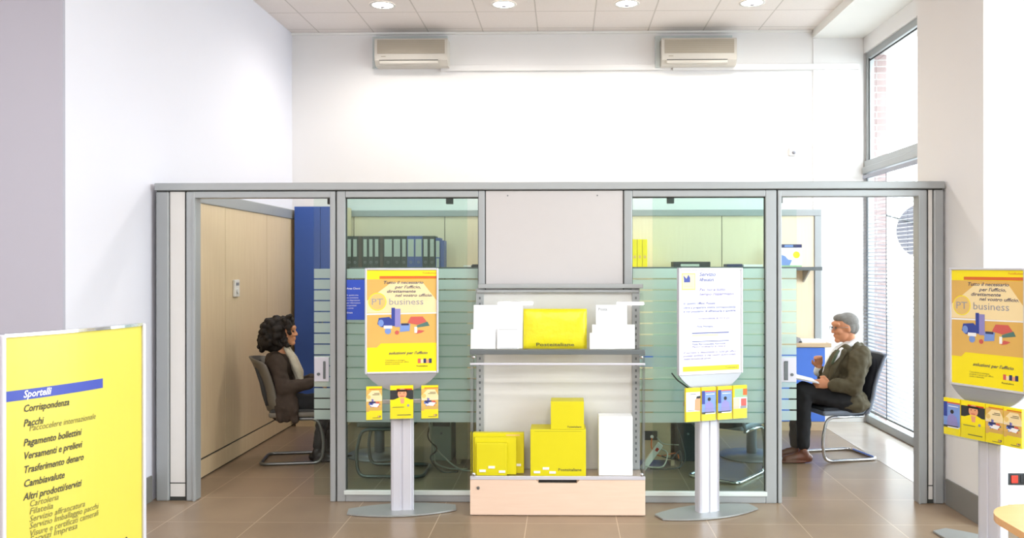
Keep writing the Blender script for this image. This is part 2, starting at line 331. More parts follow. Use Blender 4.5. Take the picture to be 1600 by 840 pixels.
# lintels over the two doorways
gpart('door_head', 'alu', lambda m: m.box(-2.70, -1.66, YP + .002, Y1, 2.193, 2.24, .005))
gpart('door_head', 'alu', lambda m: m.box(1.53, 2.55, YP + .002, Y1, 2.193, 2.24, .005))
gpart('post', 'alu', lambda m: m.box(-1.695, -1.655, YP, Y1 - .03, 0, 2.24, .006))
gpart('post', 'alu', lambda m: m.box(1.525, 1.552, YP, Y1 - .03, 0, 2.24, .006))
gpart('post_seam', 'gasket', lambda m: m.box(-1.655, -1.645, YP + .012, Y1 - .03, 0, 2.24).box(1.515, 1.525, YP + .012, Y1 - .03, 0, 2.24).box(-.575, -.567, YP + .012, Y1 - .03, 0, 2.24).box(.418, .426, YP + .012, Y1 - .03, 0, 2.24))
WIN = [(-1.645, -.575, -1.583, -.622), (.426, 1.515, .485, 1.437)]
for (a, b, c, d) in WIN:
    gpart('pane_frame', 'alu', lambda m: m.box(a, c, YP, Y1 - .03, 0, 2.24, .006).box(d, b, YP, Y1 - .03, 0, 2.24, .006).box(c, d, YP, Y1 - .03, 2.193, 2.24, .006).box(c, d, YP, Y1 - .03, 0, .055, .006).box(c - .002, d + .002, YP - .004, YP + .02, .045, .062, .003))
    gpart('sill_strip', 'film_clear', lambda m: m.box(c - .01, d + .01, YP - .006, YP + .025, .052, .082, .003))
    gpart('glass_pane', 'glass', lambda m: m.box(c, d, YP + .03, YP + .036, .055, 2.195))
    gpart('pane_gasket', 'gasket', lambda m: m.box(c, c + .004, YP + .022, YP + .044, .055, 2.193).box(d - .004, d, YP + .022, YP + .044, .055, 2.193).box(c, d, YP + .022, YP + .044, 2.187, 2.193))
FZ0, FZ1, NS = .565, 1.685, 14
def film(m, x0, x1, y):
    st = (FZ1 - FZ0) / NS
    for k in range(NS): m.quad(x0, x1, FZ0 + k * st + .005, FZ0 + (k + 1) * st - .005, y)
for (a, b, c, d) in WIN: gpart('frosted_film', 'frost', lambda m: film(m, c + .004, d - .004, YP + .0295), 'pale green frosted film in horizontal bands')
gpart('solid_panel', 'panel_grey', lambda m: m.box(-.567, .418, YP + .012, Y1 - .03, .0, 2.24))
gpart('panel_pin', 'alu_dark', lambda m: [m.cyl((x, YP + .008, 2.205), (x, YP + .0125, 2.205), .005, n=10) for x in (-.41, .235)])
# sliding doors
def sliding(name, x0, x1, hx, label):
    r = bpy.data.objects.new(name, None); C.objects.link(r); r.location = ((x0 + x1) / 2, Y1, 0); r['kind'] = 'structure'; r['label'] = label
    T2 = Matrix.Translation((-(x0 + x1) / 2, -Y1, 0)); y = Y1 + .035
    m = MB(); m.T = T2; m.box(x0, x1, y, y + .008, .012, 2.20); m.build('glass_pane', 'glass_door', r)
    m = MB(); m.T = T2; film(m, x0 + .002, x1 - .002, y - .0006); m.build('frosted_film', 'frost', r)
    m = MB(); m.T = T2; hw = .055
    m.box(hx - hw, hx + hw, y - .012, y - .001, .85, 1.03, .003).m('white_plastic'); m.mats = []; m.build('handle', 'alu_light', r)
    m = MB(); m.T = T2; s = 1 if hx < 0 else -1
    m.box(hx + s * .012, hx + s * .03, y - .02, y - .012, .87, 1.0, .004).cyl((hx - s * .022, y - .02, .905), (hx - s * .022, y - .012, .905), .011); m.build('pull_slot', 'alu_dark', r)
    for cx in (x0 + .13, x1 - .13): 
        m = MB(); m.T = T2; m.box(cx - .026, cx + .026, y - .014, y + .022, 2.155, 2.2, .003); m.build('clamp', 'clamp', r)
    return r
DL0, DL1 = at(490, 400, Y=6.25).x, at(730, 400, Y=6.25).x; DR0, DR1 = at(1020, 400, Y=6.25).x, at(1245, 400, Y=6.25).x
sliding('door_1', DL0, DL1, DL0 + .06, 'sliding glass door with frosted bands beside the seated woman')
sliding('door_2', DR0, DR1, DR1 - .06, 'sliding glass door with frosted bands beside the seated man')
gpart('door_track', 'alu', lambda m: m.box(-2.70, -.6, Y1 + .02, Y1 + .06, 2.205, 2.24).box(.45, 2.55, Y1 + .02, Y1 + .06, 2.205, 2.24))

# ================================================================ INNER PANELLING
lp = thing('panelled_partition', 'light wood panelled partition with grey top rail behind the seated woman', 'partition', (-2.93, 7.7, 0))
def lpp(name, mat, f): m = MB(); m.T = Matrix.Translation((2.93, -7.7, 0)); f(m); return m.build(name, mat, lp)
ys = [6.23, at(352, 450, X=-2.905).y, at(417, 450, X=-2.905).y, 9.2]
for i in range(3): lpp('wood_panel', 'panel_wood', lambda m: m.box(-2.955, -2.905, ys[i] + .003, ys[i + 1] - .003, .165, 2.2))
lpp('skirting', 'panel_wood', lambda m: m.box(-2.955, -2.903, 6.23, 9.2, .012, .15))
lpp('panel_core', 'gasket', lambda m: m.box(-2.965, -2.912, 6.23, 9.2, 0, 2.22))
lpp('top_rail', 'alu', lambda m: m.box(-2.97, -2.89, 6.23, 9.2, 2.2, 2.30, .008))
th = thing('thermostat', 'small white wall thermostat on the wood panelling above the woman', 'thermostat', (-2.905, at(368, 455, X=-2.9).y, 1.43))
MB().box(0, .022, -.055, .055, 0, .15, .006).build('housing', 'white_plastic', th)
MB().cyl((.022, -.0, .05), (.034, -.0, .05), .022).build('dial', 'white_plastic', th)
MB().box(.022, .026, -.03, .03, .1, .125, .001).build('display', 'grey_print', th)

bp = thing('panelled_partition', 'light wood panelled partition with grey frame along the back wall', 'partition', (.2, 9.27, 0))
def bpp(name, mat, f): m = MB(); m.T = Matrix.Translation((-.2, -9.27, 0)); f(m); return m.build(name, mat, bp)
seams = [-2.90, at(553, 400, Y=9.25).x, at(695, 400, Y=9.25).x, -.13, .35, at(1128, 400, Y=9.25).x, 2.695]
for i in range(len(seams) - 1): bpp('wood_panel', 'panel_pale', lambda m: m.box(seams[i] + .004, seams[i + 1] - .004, 9.25, 9.29, .1, 2.235))
bpp('panel_core', 'gasket', lambda m: m.box(-2.9, 2.7, 9.262, 9.30, .02, 2.24))
bpp('top_rail', 'alu', lambda m: m.box(-2.9, 2.77, 9.235, 9.31, 2.235, 2.305, .006))
bpp('end_post', 'alu', lambda m: m.box(2.695, 2.77, 9.235, 9.31, 0, 2.235, .006))
dv = tag(MB().box(-.11, -.03, 6.23, 9.2, 0, 2.29, .01).build('dividing_partition', 'panel_wood'), 'solid wood dividing partition between the two offices', 'partition')

# blue cupboard
bx0, bx1 = at(460, 400, Y=8.98).x, at(541, 400, Y=8.98).x
cb = thing('tall_cupboard', 'tall blue cupboard standing in the corner behind the seated woman', 'cupboard', ((bx0 + bx1) / 2, 8.98, 0)); w2 = (bx1 - bx0) / 2
MB().box(-w2 + .004, w2 - .004, .02, .24, .08, 2.325).build('carcass', 'panel_wood', cb)
MB().box(-w2 + .01, w2 - .01, .01, .235, 0, .08).build('plinth', 'panel_wood', cb)
d1 = MB().box(-w2, -.002, 0, .019, .085, 2.33, .002).build('door', 'blue', cb); MB().box(-.03, -.02, -.02, 0, 1.05, 1.17, .002).build('handle', 'steel', d1)
d2 = MB().box(.002, w2, 0, .019, .085, 2.33, .002).build('door', 'blue', cb); MB().box(.02, .03, -.02, 0, 1.05, 1.17, .002).build('handle', 'steel', d2)

# low blue cabinet under the right office shelf
lc = thing('low_cabinet', 'low blue cabinet with pale wood top behind the seated man', 'cabinet', (1.5, 8.82, 0))
MB().box(-1.18, 1.18, .02, .41, .09, .86).build('carcass', 'panel_wood', lc); MB().box(-1.16, 1.19, .01, .4, 0, .09).build('plinth', 'desk_wood', lc)
MB().box(-1.2, 1.24, -.02, .41, .86, .9, .004).build('top', 'desk_wood', lc)
for i in range(3):
    x = -1.18 + i * .787; d = MB().box(x + .002, x + .785, 0, .019, .095, .855, .002).build('door', 'blue_door', lc)
    MB().box(x + .73, x + .74, -.018, 0, .6, .72, .002).build('handle', 'steel', d)
for k, (px, w, hh, mt, lb) in enumerate([(1266, .14, .03, 'paper', 'stack of white paper on the low blue cabinet'), (1238, .08, .05, 'grey_print', 'grey folder pile on the low blue cabinet')]):
    x = at(px, 530, Y=8.95).x; o = thing('paper_stack', lb, 'paper', (x, 8.98, .9)); q = MB()
    for j in range(3): q.box(-w + j * .01, w - j * .008, -.1, .1 - j * .01, hh * j / 3, hh * (j + 1) / 3 - .001)
    q.build('sheets', mt, o)

# wall shelves
def shelf(x0, x1, lb):
    r = thing('wall_shelf', lb, 'shelf', ((x0 + x1) / 2, 9.08, 1.66)); w = (x1 - x0) / 2
    MB().box(-w, w, -.16, .165, 0, .025, .003).build('board', 'desk_wood', r)
    MB().box(-w - .004, w + .004, -.166, -.16, -.012, .027, .002).build('front_edge', 'alu_dark', r)
    for x in (-w + .1, 0, w - .1): MB().prism([(-.1, 0), (.165, 0), (.165, -.14)], x - .008, x + .008, 'yz').build('bracket', 'alu', r)
    return r
shelf(-2.26, -.14, 'long shelf carrying office binders in the left office')
shelf(.0, at(1284, 420, Y=8.92).x, 'long shelf on the back partition of the right office')
SZ = 1.687
GB = 'binders standing on the left office shelf'
def binder(px0, px1, top, mt, label, lab=True, ring=True, lw=.55, hole_label=False):
    yb = 8.95; x0 = at(px0, 400, Y=yb).x + .001; x1 = at(px1, 400, Y=yb).x - .001; h = at(px0, top, Y=yb).z - SZ; w = x1 - x0
    r = thing('binder', label, 'binder', ((x0 + x1) / 2, yb, SZ), 0, GB)
    MB().box(-w / 2, w / 2, 0, .19, 0, h, .003).build('cover', mt, r)
    if lab:
        lz0, lz1 = (h * .34, h * .9)
        MB().box(-w * lw / 2, w * lw / 2, -.0015, 0, lz0, lz1).build('spine_label', 'spine_label', r)
    if ring: 
        q = MB(); q.T = Matrix.Translation((0, 0, h * .16))
        q.loft([(.011 * math.cos(a), -.0015, .011 * math.sin(a)) for a in [2 * PI * k / 12 for k in range(13)]], [.0025] * 13, 6, cap=False); q.build('finger_ring', 'steel', r)
    if hole_label: MB().box(-w * .3, w * .3, -.0015, 0, .0, h * .3).build('spine_label', 'spine_label', r)
    return r
BD = [(541.5, 550, 'g', 'first', 1), (550, 559.5, 'g', 'second', 1), (559.5, 566, 'n', '', 0), (566, 575, 'g', '', 1), (575, 584, 'g', '', 1), (584, 593, 'g', '', 1), (593, 599, 'n', '', 0), (599, 614, 'g', '', 1), (614, 626.5, 'g', '', 1), (626.5, 636, 'g', '', 1), (636, 648, 'b', '', 1), (648, 660, 'b', '', 1), (660, 670, 'g', '', 1), (670, 680, 'g', '', 1)]
BL = ['dark green binder at the left end of the shelved row', 'dark green binder standing second from the left end of the row', 'narrow brown binder without label, nearest the left end of the row', 'dark green binder just right of the left brown binder', 'dark green binder in the middle of a trio between the two brown binders',
      'dark green binder just left of the right-hand brown binder', 'narrow brown binder without label, nearer the middle of the row', 'wide dark green binder with a wide label, right of a brown binder', 'wide dark green binder with a pale label reaching lowest', 'dark green binder just left of the two light blue binders',
      'left one of the two wide blue binders', 'right one of the two wide blue binders', 'dark green binder just right of the two wide blue binders', 'dark green binder just left of the short blue binder']
for (a, b, k, _, lab), L in zip(BD, BL): binder(a, b, 368, {'g': 'binder_green', 'n': 'binder_brown', 'b': 'binder_blue'}[k], L, bool(lab), bool(lab), .8 if b - a > 11 else .6)
binder(680.5, 687.5, 371, 'binder_blue', 'short blue binder with two white labels near the right end', True, False, .8, True)
binder(688, 694, 375, 'binder_blue', 'narrowest blue binder at the right end of the row', False, False)
def flat(px0, px1, h, mt, lb, name, cat, dy=0, z=SZ, yb=8.96, d=.2):
    x0 = at(px0, 400, Y=yb).x; x1 = at(px1, 400, Y=yb).x; r = thing(name, lb, cat, ((x0 + x1) / 2, yb, z)); w = x1 - x0
    MB().box(-w / 2, w / 2, 0, d, 0, h, .003).build('body', mt, r); return r, w
r, w = flat(724, 736, .02, 'white', 'thin white booklet pile at the right end of the left shelf', 'booklet_pile', 'booklet')
r, w = flat(737.5, 752, .03, 'dark', 'dark folder lying flat on the left shelf', 'folder', 'folder')
for k, (a, b) in enumerate([(988, 995.5), (996, 1003.5), (1004, 1011.5)]):
    r, w = flat(a, b, .29, 'yellow', ['leftmost yellow box file on the right office shelf', 'middle one of the three yellow box files', 'rightmost yellow box file on the right office shelf'][k], 'box_file', 'box file', d=.22); r['group'] = 'yellow box files on the right shelf'
    MB().box(-.012, .012, -.001, 0, .09, .12).build('spine_label', 'tan', r)
r, w = flat(1052, 1110, .055, 'dark', 'dark grey desk tray lying on the right office shelf', 'desk_tray', 'tray'); MB().box(-w * .3, w * .2, -.003, 0, .006, .03).build('front_label', 'spine_label', r)
r, w = flat(1136, 1160, .03, 'navy', 'dark blue folder lying flat on the right office shelf', 'folder', 'folder')
r, w = flat(1162, 1192, .025, 'white', 'low stack of white paper on the right office shelf', 'paper_stack', 'paper')
# calendar / leaflet box with blue picture
x0 = at(1219, 400, Y=8.96).x; x1 = at(1253, 400, Y=8.96).x; w = x1 - x0
r = thing('leaflet_box', 'white leaflet box with blue picture and yellow dot on the right shelf', 'box', ((x0 + x1) / 2, 8.96, SZ))
MB().box(-w / 2, w / 2, 0, .12, 0, .2).build('body', 'white', r)
q = MB().m('navy'); q.box(-w / 2, w / 2, -.001, .12, .2, .235).m('sky_blue'); q.quad(-w * .3, w * .1, .207, .228, -.0016).m('sky_blue'); q.poly([(-w / 2, 0), (-.02, 0), (.01, .07), (-.03, .075), (-.06, .11), (-w / 2, .13)], -.001)
q.m('yellow').disc((w * .25, .125), .036, -.0012); q.m('green_print').quad(-w / 2, w / 2, 0, .015, -.0014); q.build('printed_front', None, r)

# ================================================================ DESKS
def desk(sx, xo, xi, lb):
    r = thing('office_desk', lb, 'desk', (sx * 1.2, 7.65, 0)); T = Matrix.Translation((-sx * 1.2, -7.65, 0))
    pts = []; R = .42
    for k in range(17): a = PI / 2 + PI * k / 16; pts.append((sx * -(R * math.cos(a)) * 1 + sx * (xo - R), 7.65 + R * math.sin(a)))
    pts += [(sx * xi, 7.23), (sx * xi, 8.07)]
    m = MB(); m.T = T; m.prism(pts, .715, .742); m.build('top', 'desk_wood', r)
    m = MB(); m.T = T; m.cyl((sx * 1.67, 7.65, .02), (sx * 1.67, 7.65, .715), .045, n=24); m.build('column_leg', 'alu_stand', r)
    m = MB(); m.T = T; m.loft([(sx * 1.67, 7.65, 0), (sx * 1.67, 7.65, .012), (sx * 1.67, 7.65, .03)], [.285, .285, .06], 40); m.build('round_base', 'alu_stand', r)
    m = MB(); m.T = T; a, b = sorted((sx * .52, sx * .93)); m.box(a, b, 7.26, 7.3, .05, .715).box(a, a + .03, 7.3, 8.0, 0, .715).box(b - .03, b, 7.26, 8.0, 0, .715); m.build('panel_leg', 'desk_wood', r)
    return r
desk(-1, 2.1, .3, 'pale wood desk with rounded end and column leg in the left office')
desk(1, 2.06, .3, 'pale wood desk with rounded end and column leg in the right office')
def tower(x, y, mt, lb):
    r = thing('computer_tower', lb, 'computer', (x, y, 0)); MB().box(-.09, .09, 0, .42, .0, .42, .008).build('case', mt, r)
    MB().box(-.075, .075, -.004, 0, .3, .4, .002).build('drive_bay', 'dark', r); MB().cyl((0, -.008, .24), (0, 0, .24), .01).build('power_button', 'steel', r)
tower(at(686, 700, Y=7.3).x, 7.42, 'tower_pale', 'pale grey computer tower under the left desk')
tower(at(1076, 700, Y=7.3).x + .01, 7.42, 'dark', 'dark computer tower under the right desk')
sk = thing('socket_box', 'dark double socket on the pale desk panel in the right office', 'socket', (at(1016, 680, Y=7.25).x, 7.245, at(1016, 687, Y=7.25).z))
MB().box(-.055, .055, -.012, .01, 0, .075, .003).build('plate', 'dark', sk); MB().cyl((.01, -.02, .03), (.01, -.012, .03), .014).build('plug', 'white_plastic', sk)
ps = thing('power_strip', 'white power strip with red switch leaning by the right desk panel', 'power strip', (at(1017, 715, Y=7.12).x, 7.1, 0)); ps.rotation_euler = (0, PI / 2 - .95, 0)
ps.location.z = .02
MB().box(-.025, .025, -.02, .02, -.13, .13, .006).build('body', 'white_plastic', ps); MB().box(-.012, .012, -.024, -.02, .06, .09, .002).build('switch', 'red', ps)
ps.location.z = .115
def cable(lb, pts, mt, r=.006, g=None):
    P = [Vector(p) for p in pts]; out = []
    Q = [P[0]] + P + [P[-1]]
    for i in range(1, len(Q) - 2):
        for k in range(8):
            t = k / 8; a, b, c, d = Q[i - 1], Q[i], Q[i + 1], Q[i + 2]
            out.append(.5 * ((2 * b) + (c - a) * t + (2 * a - 5 * b + 4 * c - d) * t * t + (3 * b - a - 3 * c + d) * t ** 3))
    out.append(P[-1]); o = MB().loft(out, [r] * len(out), 8).build('cable', mt)
    return tag(o, lb, 'cable', g)
def pc(x, y, Y): v = at(x, y, Y=Y); return (v.x, v.y, max(.008, v.z))
cable('pale cable hanging straight down beside the pale computer tower', [pc(676, 640, 7.2), pc(673, 680, 7.2), pc(678, 710, 7.2), pc(682, 724, 7.15), pc(705, 735, 7.1), pc(730, 735, 7.1)], 'cable_pale')
cable('pale cable slanting down from the left desk to the floor', [pc(668, 640, 7.18), pc(676, 690, 7.15), pc(695, 715, 7.1), pc(720, 733, 7.05), pc(745, 734, 7.05)], 'cable_pale', .007)
cable('dark cable looping beside the pale computer tower', [pc(680, 640, 7.2), pc(668, 680, 7.2), pc(682, 700, 7.1), pc(672, 715, 7.1), pc(690, 738, 7.0), pc(715, 738, 7.0)], 'cable_dark', .006)
cable('dark cable slanting down from the right desk', [pc(1050, 640, 7.2), pc(1062, 680, 7.2), pc(1070, 715, 7.15), pc(1060, 732, 7.1)], 'cable_dark', .007)
cable('pale cable looping on the floor beside the power strip', [pc(1030, 700, 7.15), pc(1042, 708, 7.1), pc(1036, 728, 7.0), pc(1020, 730, 7.0), pc(1008, 728, 7.0)], 'cable_pale')
cable('dark cable coiled on the floor beside the power strip', [pc(1033, 712, 7.12), pc(1048, 716, 7.1), pc(1062, 705, 7.15), pc(1062, 728, 7.05), pc(1040, 733, 6.95), pc(1015, 732, 6.95)], 'cable_dark')
cable('orange cable dropping from the dark socket', [pc(1018, 684, 7.2), pc(1018, 700, 7.18), pc(1030, 712, 7.15), pc(1055, 708, 7.15), pc(1060, 716, 7.1)], 'orange', .005)
cable('thin pale cable curving along the desk panel', [pc(1026, 683, 7.22), pc(1036, 693, 7.22), pc(1060, 695, 7.2)], 'cable_pale', .004)

# ================================================================ CHAIRS
def shell_profile(): return [(-.19, .41), (-.235, .45), (-.268, .55), (-.285, .65), (-.318, .76), (-.36, .86), (-.388, .915)]
def make_chair(lb, shell, pad, wrap=.05):
    r = thing('cantilever_chair', lb, 'chair')
    q = MB(); L = []
    P = shell_profile(); nw = 9; th_ = .028
    for side in (0, 1):
        for i, (x, z) in enumerate(P):
            for j in range(nw):
                t = j / (nw - 1) * 2 - 1; tz = i / (len(P) - 1); w = .245 - .035 * max(0, tz - .6) - .02 * (1 - tz)
                cur = wrap * t * t; q.v.append(Vector((x + cur - (th_ if side == 0 else 0) + .0, t * w, z - .03 * t * t * (1 if i == len(P) - 1 else 0))))
    n_ = len(P) * nw
    for i in range(len(P) - 1):
        for j in range(nw - 1):
            a = i * nw + j; q.f.append([a, a + nw, a + nw + 1, a + 1]); q.f.append([n_ + a, n_ + a + 1, n_ + a + nw + 1, n_ + a + nw])
    edge = [j for j in range(nw)] + [i * nw + nw - 1 for i in range(1, len(P))] + [(len(P) - 1) * nw + j for j in range(nw - 2, -1, -1)] + [i * nw for i in range(len(P) - 2, 0, -1)]
    for a, b in zip(edge, edge[1:] + edge[:1]): q.f.append([a, b, n_ + b, n_ + a])
    q.mi = [0] * len(q.f); q.sm = [True] * len(q.f); q.build('backrest', shell if wrap > .1 else 'mesh_dark', r)
    if wrap < .1:
        q = MB()
        for s in (-1, 1): q.loft([(x + wrap - .014, s * (.245 - .02 * (1 - i / 6)), z) for i, (x, z) in enumerate(P)], [.016, .017, .018, .017, .016, .015, .013], 10)
        q.tube([(P[-1][0] + wrap - .014, -.23, P[-1][1]), (P[-1][0] - .014, -.1, P[-1][1] + .0), (P[-1][0] - .014, .1, P[-1][1]), (P[-1][0] + wrap - .014, .23, P[-1][1])], .014, .05); q.build('back_rim', shell, r)
    q = MB()
    q.loft([(-.238, 0, .5), (-.262, 0, .6), (-.283, 0, .7), (-.32, 0, .8), (-.348, 0, .87)], [.03, .034, .034, .03, .02], 12)
    for v in q.v: v.y *= 5.2
    q.build('back_pad', pad, r)
    MB().box(-.205, .235, -.22, .22, .44, .475, .016, 3).build('seat', pad, r)
    MB().box(-.215, .24, -.228, .228, .405, .452, .018, 3).build('seat_shell', shell, r)
    q = MB(); y = .215; rr = .014; 
    q.tube([(-.15, -y, .392), (.2, -y, .392), (.245, -y, .2), (.225, -y, rr), (-.29, -y, rr), (-.29, y, rr), (.225, y, rr), (.245, y, .2), (.2, y, .392), (-.15, y, .392)], rr, .07)
    q.build('frame', 'tube_grey' if shell == 'shell_grey' else 'chrome', r)
    return r
ch1 = make_chair('grey shell cantilever chair on which the woman sits', 'shell_grey', 'seat_fabric', .13); ch1.location = (-2.345, 7.46, 0); ch1.rotation_euler.z = .16
ch2 = make_chair('blue grey cantilever chair with chrome frame under the seated man', 'shell_blue', 'mesh_dark'); ch2.location = (2.40, 7.63, 0); ch2.rotation_euler.z = PI + .24
ch3 = copy_tree(ch2); ch3['label'] = 'empty chrome cantilever chair behind the right glass pane'; ch3.location = (1.33, 6.975, 0); ch3.rotation_euler.z = .94
ch4 = copy_tree(ch1); ch4['label'] = 'empty grey cantilever chair behind the left glass pane'; ch4.location = (-1.43, 7.02, 0); ch4.rotation_euler.z = PI

# ================================================================ PEOPLE
class Blob:
    def __init__(s): s.mb = MB()
    def e(s, c, r, R=None): s.mb.ell(c, r, 20, 14, R); return s
    def chain(s, pts, rs, n=18):
        for p, r in zip(pts, rs): s.mb.ell(p, (r, r, r), 16, 10)
        for i in range(len(pts) - 1): s.mb.loft([pts[i], pts[i + 1]], [rs[i], rs[i + 1]], n)
        return s
    def build(s, name, mat, parent, voxel=.008, smooth=4, crease=0):
        o = s.mb.build(name, mat, None); md = o.modifiers.new('r', 'REMESH'); md.mode = 'VOXEL'; md.voxel_size = voxel
        if crease:
            tx = bpy.data.textures.new('creases', 'CLOUDS'); tx.noise_scale = .07; tx.noise_depth = 1
            dm = o.modifiers.new('d', 'DISPLACE'); dm.texture = tx; dm.strength = crease; dm.mid_level = .5; dm.texture_coords = 'GLOBAL'
        sm = o.modifiers.new('s', 'SMOOTH'); sm.iterations = smooth; sm.factor = .6
        me = bpy.data.meshes.new_from_object(o.evaluated_get(bpy.context.evaluated_depsgraph_get())); me.name = name
        old = o.data; o.modifiers.clear(); o.data = me; bpy.data.meshes.remove(old)
        for p in me.polygons: p.use_smooth = True
        if not me.materials: me.materials.append(MATS[mat])
        o.parent = parent; o.matrix_parent_inverse = parent.matrix_world.inverted(); return o
class Frame:
    def __init__(s, c, fwd, up=Vector((0, 0, 1)), k=1.0):
        s.c = Vector(c); s.f = Vector(fwd).normalized(); s.l = Vector(up).cross(s.f).normalized(); s.u = s.f.cross(s.l); s.k = k
        s.R = Matrix((s.f, s.l, s.u)).transposed()
    def p(s, a, b, c): return s.c + (s.f * a + s.l * b + s.u * c) * s.k
def add_head(B, h):
    k = h.k; R = h.R; v = lambda *r: tuple(x * k for x in r)
    B.e(h.p(-.012, 0, .03), v(.094, .074, .086), R); B.e(h.p(.022, 0, -.04), v(.066, .055, .068), R); B.e(h.p(.066, 0, -.088), v(.024, .026, .022), R)
    B.e(h.p(.07, 0, .045), v(.026, .058, .026), R); B.e(h.p(.074, 0, .018), v(.016, .022, .03), R)
    B.chain([h.p(.084, 0, .022), h.p(.1, 0, -.006), h.p(.102, 0, -.016)], [.008 * k, .012 * k, .012 * k], 10)
    for s in (-1, 1): B.e(h.p(.092, .014 * s, -.019), v(.012, .009, .009), R); B.e(h.p(.06, .04 * s, -.012), v(.03, .02, .024), R); B.e(h.p(-.004, .075 * s, .0), v(.018, .008, .031), R)
    B.e(h.p(.084, 0, -.046), v(.012, .024, .0075), R); B.e(h.p(.08, 0, -.058), v(.013, .02, .008), R)
def hand(B, w, d, side, curl, k=1.0, palm=None):
    """w wrist, d finger direction, side = thumb direction, curl = direction fingers bend to"""
    w = Vector(w); d = Vector(d).normalized(); side = Vector(side); side = (side - d * side.dot(d)).normalized(); curl = Vector(curl).normalized()
    R = Matrix((d, side, d.cross(side))).transposed()
    B.e(w + d * .045 * k, (.05 * k, .04 * k, .016 * k), R)
    for i, (o, ln) in enumerate([(.03, .068), (.010, .076), (-.010, .07), (-.029, .055)]):
        a = w + d * .08 * k + side * o * k; b = a + (d * .75 + curl * .55).normalized() * ln * .45 * k; c = b + (d * .25 + curl * 1).normalized() * ln * .38 * k
        e = c + (curl - d * .5).normalized() * ln * .3 * k
        B.chain([w + d * .05 * k + side * o * k, a, b, c, e], [.011 * k, .0105 * k, .0095 * k, .009 * k, .008 * k], 10)
    t = w + d * .02 * k + side * .032 * k; t2 = t + (side * .8 + d * .7).normalized() * .036 * k; t3 = t2 + (d + curl * .4).normalized() * .03 * k
    B.chain([t, t2, t3], [.014 * k, .0115 * k, .0095 * k], 10)
def shoe(name, ankle, toe, mat, parent, heel=.03):
    """ankle over heel; toe on the floor"""
    a = Vector(ankle); t = Vector(toe); f = Vector((t.x - a.x, t.y - a.y, 0)).normalized(); hl = Vector((a.x, a.y, 0)) - f * .045
    B = Blob(); top = Vector((a.x, a.y, .095))
    B.chain([hl + Vector((0, 0, .042)), Vector((a.x, a.y, .05)) + f * .05, Vector((t.x, t.y, .035)) - f * .035], [.036, .04, .032])
    B.chain([top, hl + f * .03 + Vector((0, 0, .06)), Vector((a.x, a.y, .055)) + f * .07], [.042, .04, .036])
    B.e(hl + f * .13 + Vector((0, 0, .014)), (.165, .045, .013), Matrix((f, Vector((0, 0, 1)).cross(f), Vector((0, 0, 1)))).transposed())
    return B.build(name, mat, parent, .006, 3)

# ---- the seated man, facing left
YM = 7.55
mp = lambda x, y, dy=0: at(x, y, Y=YM + dy)
man = thing('person', 'man in olive jacket and dark trousers seated facing left with papers', 'person', (2.35, YM, 0)); bpy.context.view_layer.update()
hm = Frame(mp(1319, 514), Vector((-1, -.12, -.10)), k=1.08)
B = Blob(); add_head(B, hm)
B.chain([hm.p(-.03, 0, -.06), mp(1331, 546), mp(1331, 560)], [.058, .06, .075])
B.e(mp(1328, 572), (.10, .15, .15)).e(mp(1322, 602), (.11, .14, .13)).e(mp(1330, 630), (.12, .15, .09))
sh1, el1, wr1 = mp(1340, 563, -.17), mp(1334, 606, -.22), mp(1296, 601, -.2)
sh2, el2, wr2 = mp(1322, 563, .17), mp(1291, 597, .2), mp(1279, 574, .12)
B.chain([sh1, el1, wr1], [.05, .042, .028]); B.chain([sh2, el2, wr2], [.05, .042, .028])
hp1, kn1, an1 = mp(1326, 627, -.09), mp(1254, 611, -.13), mp(1255, 698, -.16)
hp2, kn2, an2 = mp(1326, 627, .09), mp(1246, 613, .05), mp(1243, 692, .02)
B.chain([hp1, kn1, an1, Vector((an1.x, an1.y, .06))], [.07, .05, .034, .034]); B.chain([hp2, kn2, an2, Vector((an2.x, an2.y, .06))], [.07, .05, .034, .034])
hand(B, wr1, (-1, .15, .05), (0, .25, 1), (-.2, .9, -.35), 1.05)
hand(B, wr2, (-.05, -.15, 1), (-1, -.2, 0), (-.35, -.7, -.3), 1.0)
body = B.build('body', 'skin_man', man, .0065, 3)
B = Blob()       # jacket
B.e(mp(1326, 572), (.155, .205, .165)).e(mp(1317, 600), (.165, .19, .15)).e(mp(1322, 622), (.17, .2, .105)).e(mp(1338, 562), (.11, .2, .11))
B.chain([mp(1335, 547, -.06), mp(1335, 547, .06)], [.075, .075]); B.chain([mp(1345, 540, -.03), mp(1338, 547, -.09), mp(1326, 556, -.125)], [.03, .034, .034]); B.chain([mp(1345, 556, -.15), mp(1345, 556, .1)], [.085, .085]); B.chain([mp(1322, 548, -.1), mp(1308, 560, -.1), mp(1298, 585, -.1), mp(1293, 606, -.1)], [.05, .06, .075, .07])
B.chain([mp(1322, 548, .1), mp(1308, 560, .1), mp(1300, 585, .1)], [.05, .06, .07]); B.chain([mp(1290, 612, -.12), mp(1310, 628, -.13), mp(1338, 634, -.14)], [.05, .055, .06])
B.chain([sh1, el1, mp(1303, 602, -.215)], [.088, .072, .054]); B.chain([sh2, el2, mp(1283, 582, .135)], [.082, .066, .05])
B.e(mp(1335, 632, -.1), (.14, .09, .07)).e(mp(1305, 621, -.1), (.13, .08, .05), Euler((0, .3, 0)).to_matrix())
jk = B.build('jacket', 'jacket_olive', man, .008, 3, .035)
q = MB()         # lapels and pocket flap
def strip(q, pts, w, y, mt=None):
    pts = [Vector(p) for p in pts]
    for a, b in zip(pts, pts[1:]): q.loft([a, b], [w, w], 8)
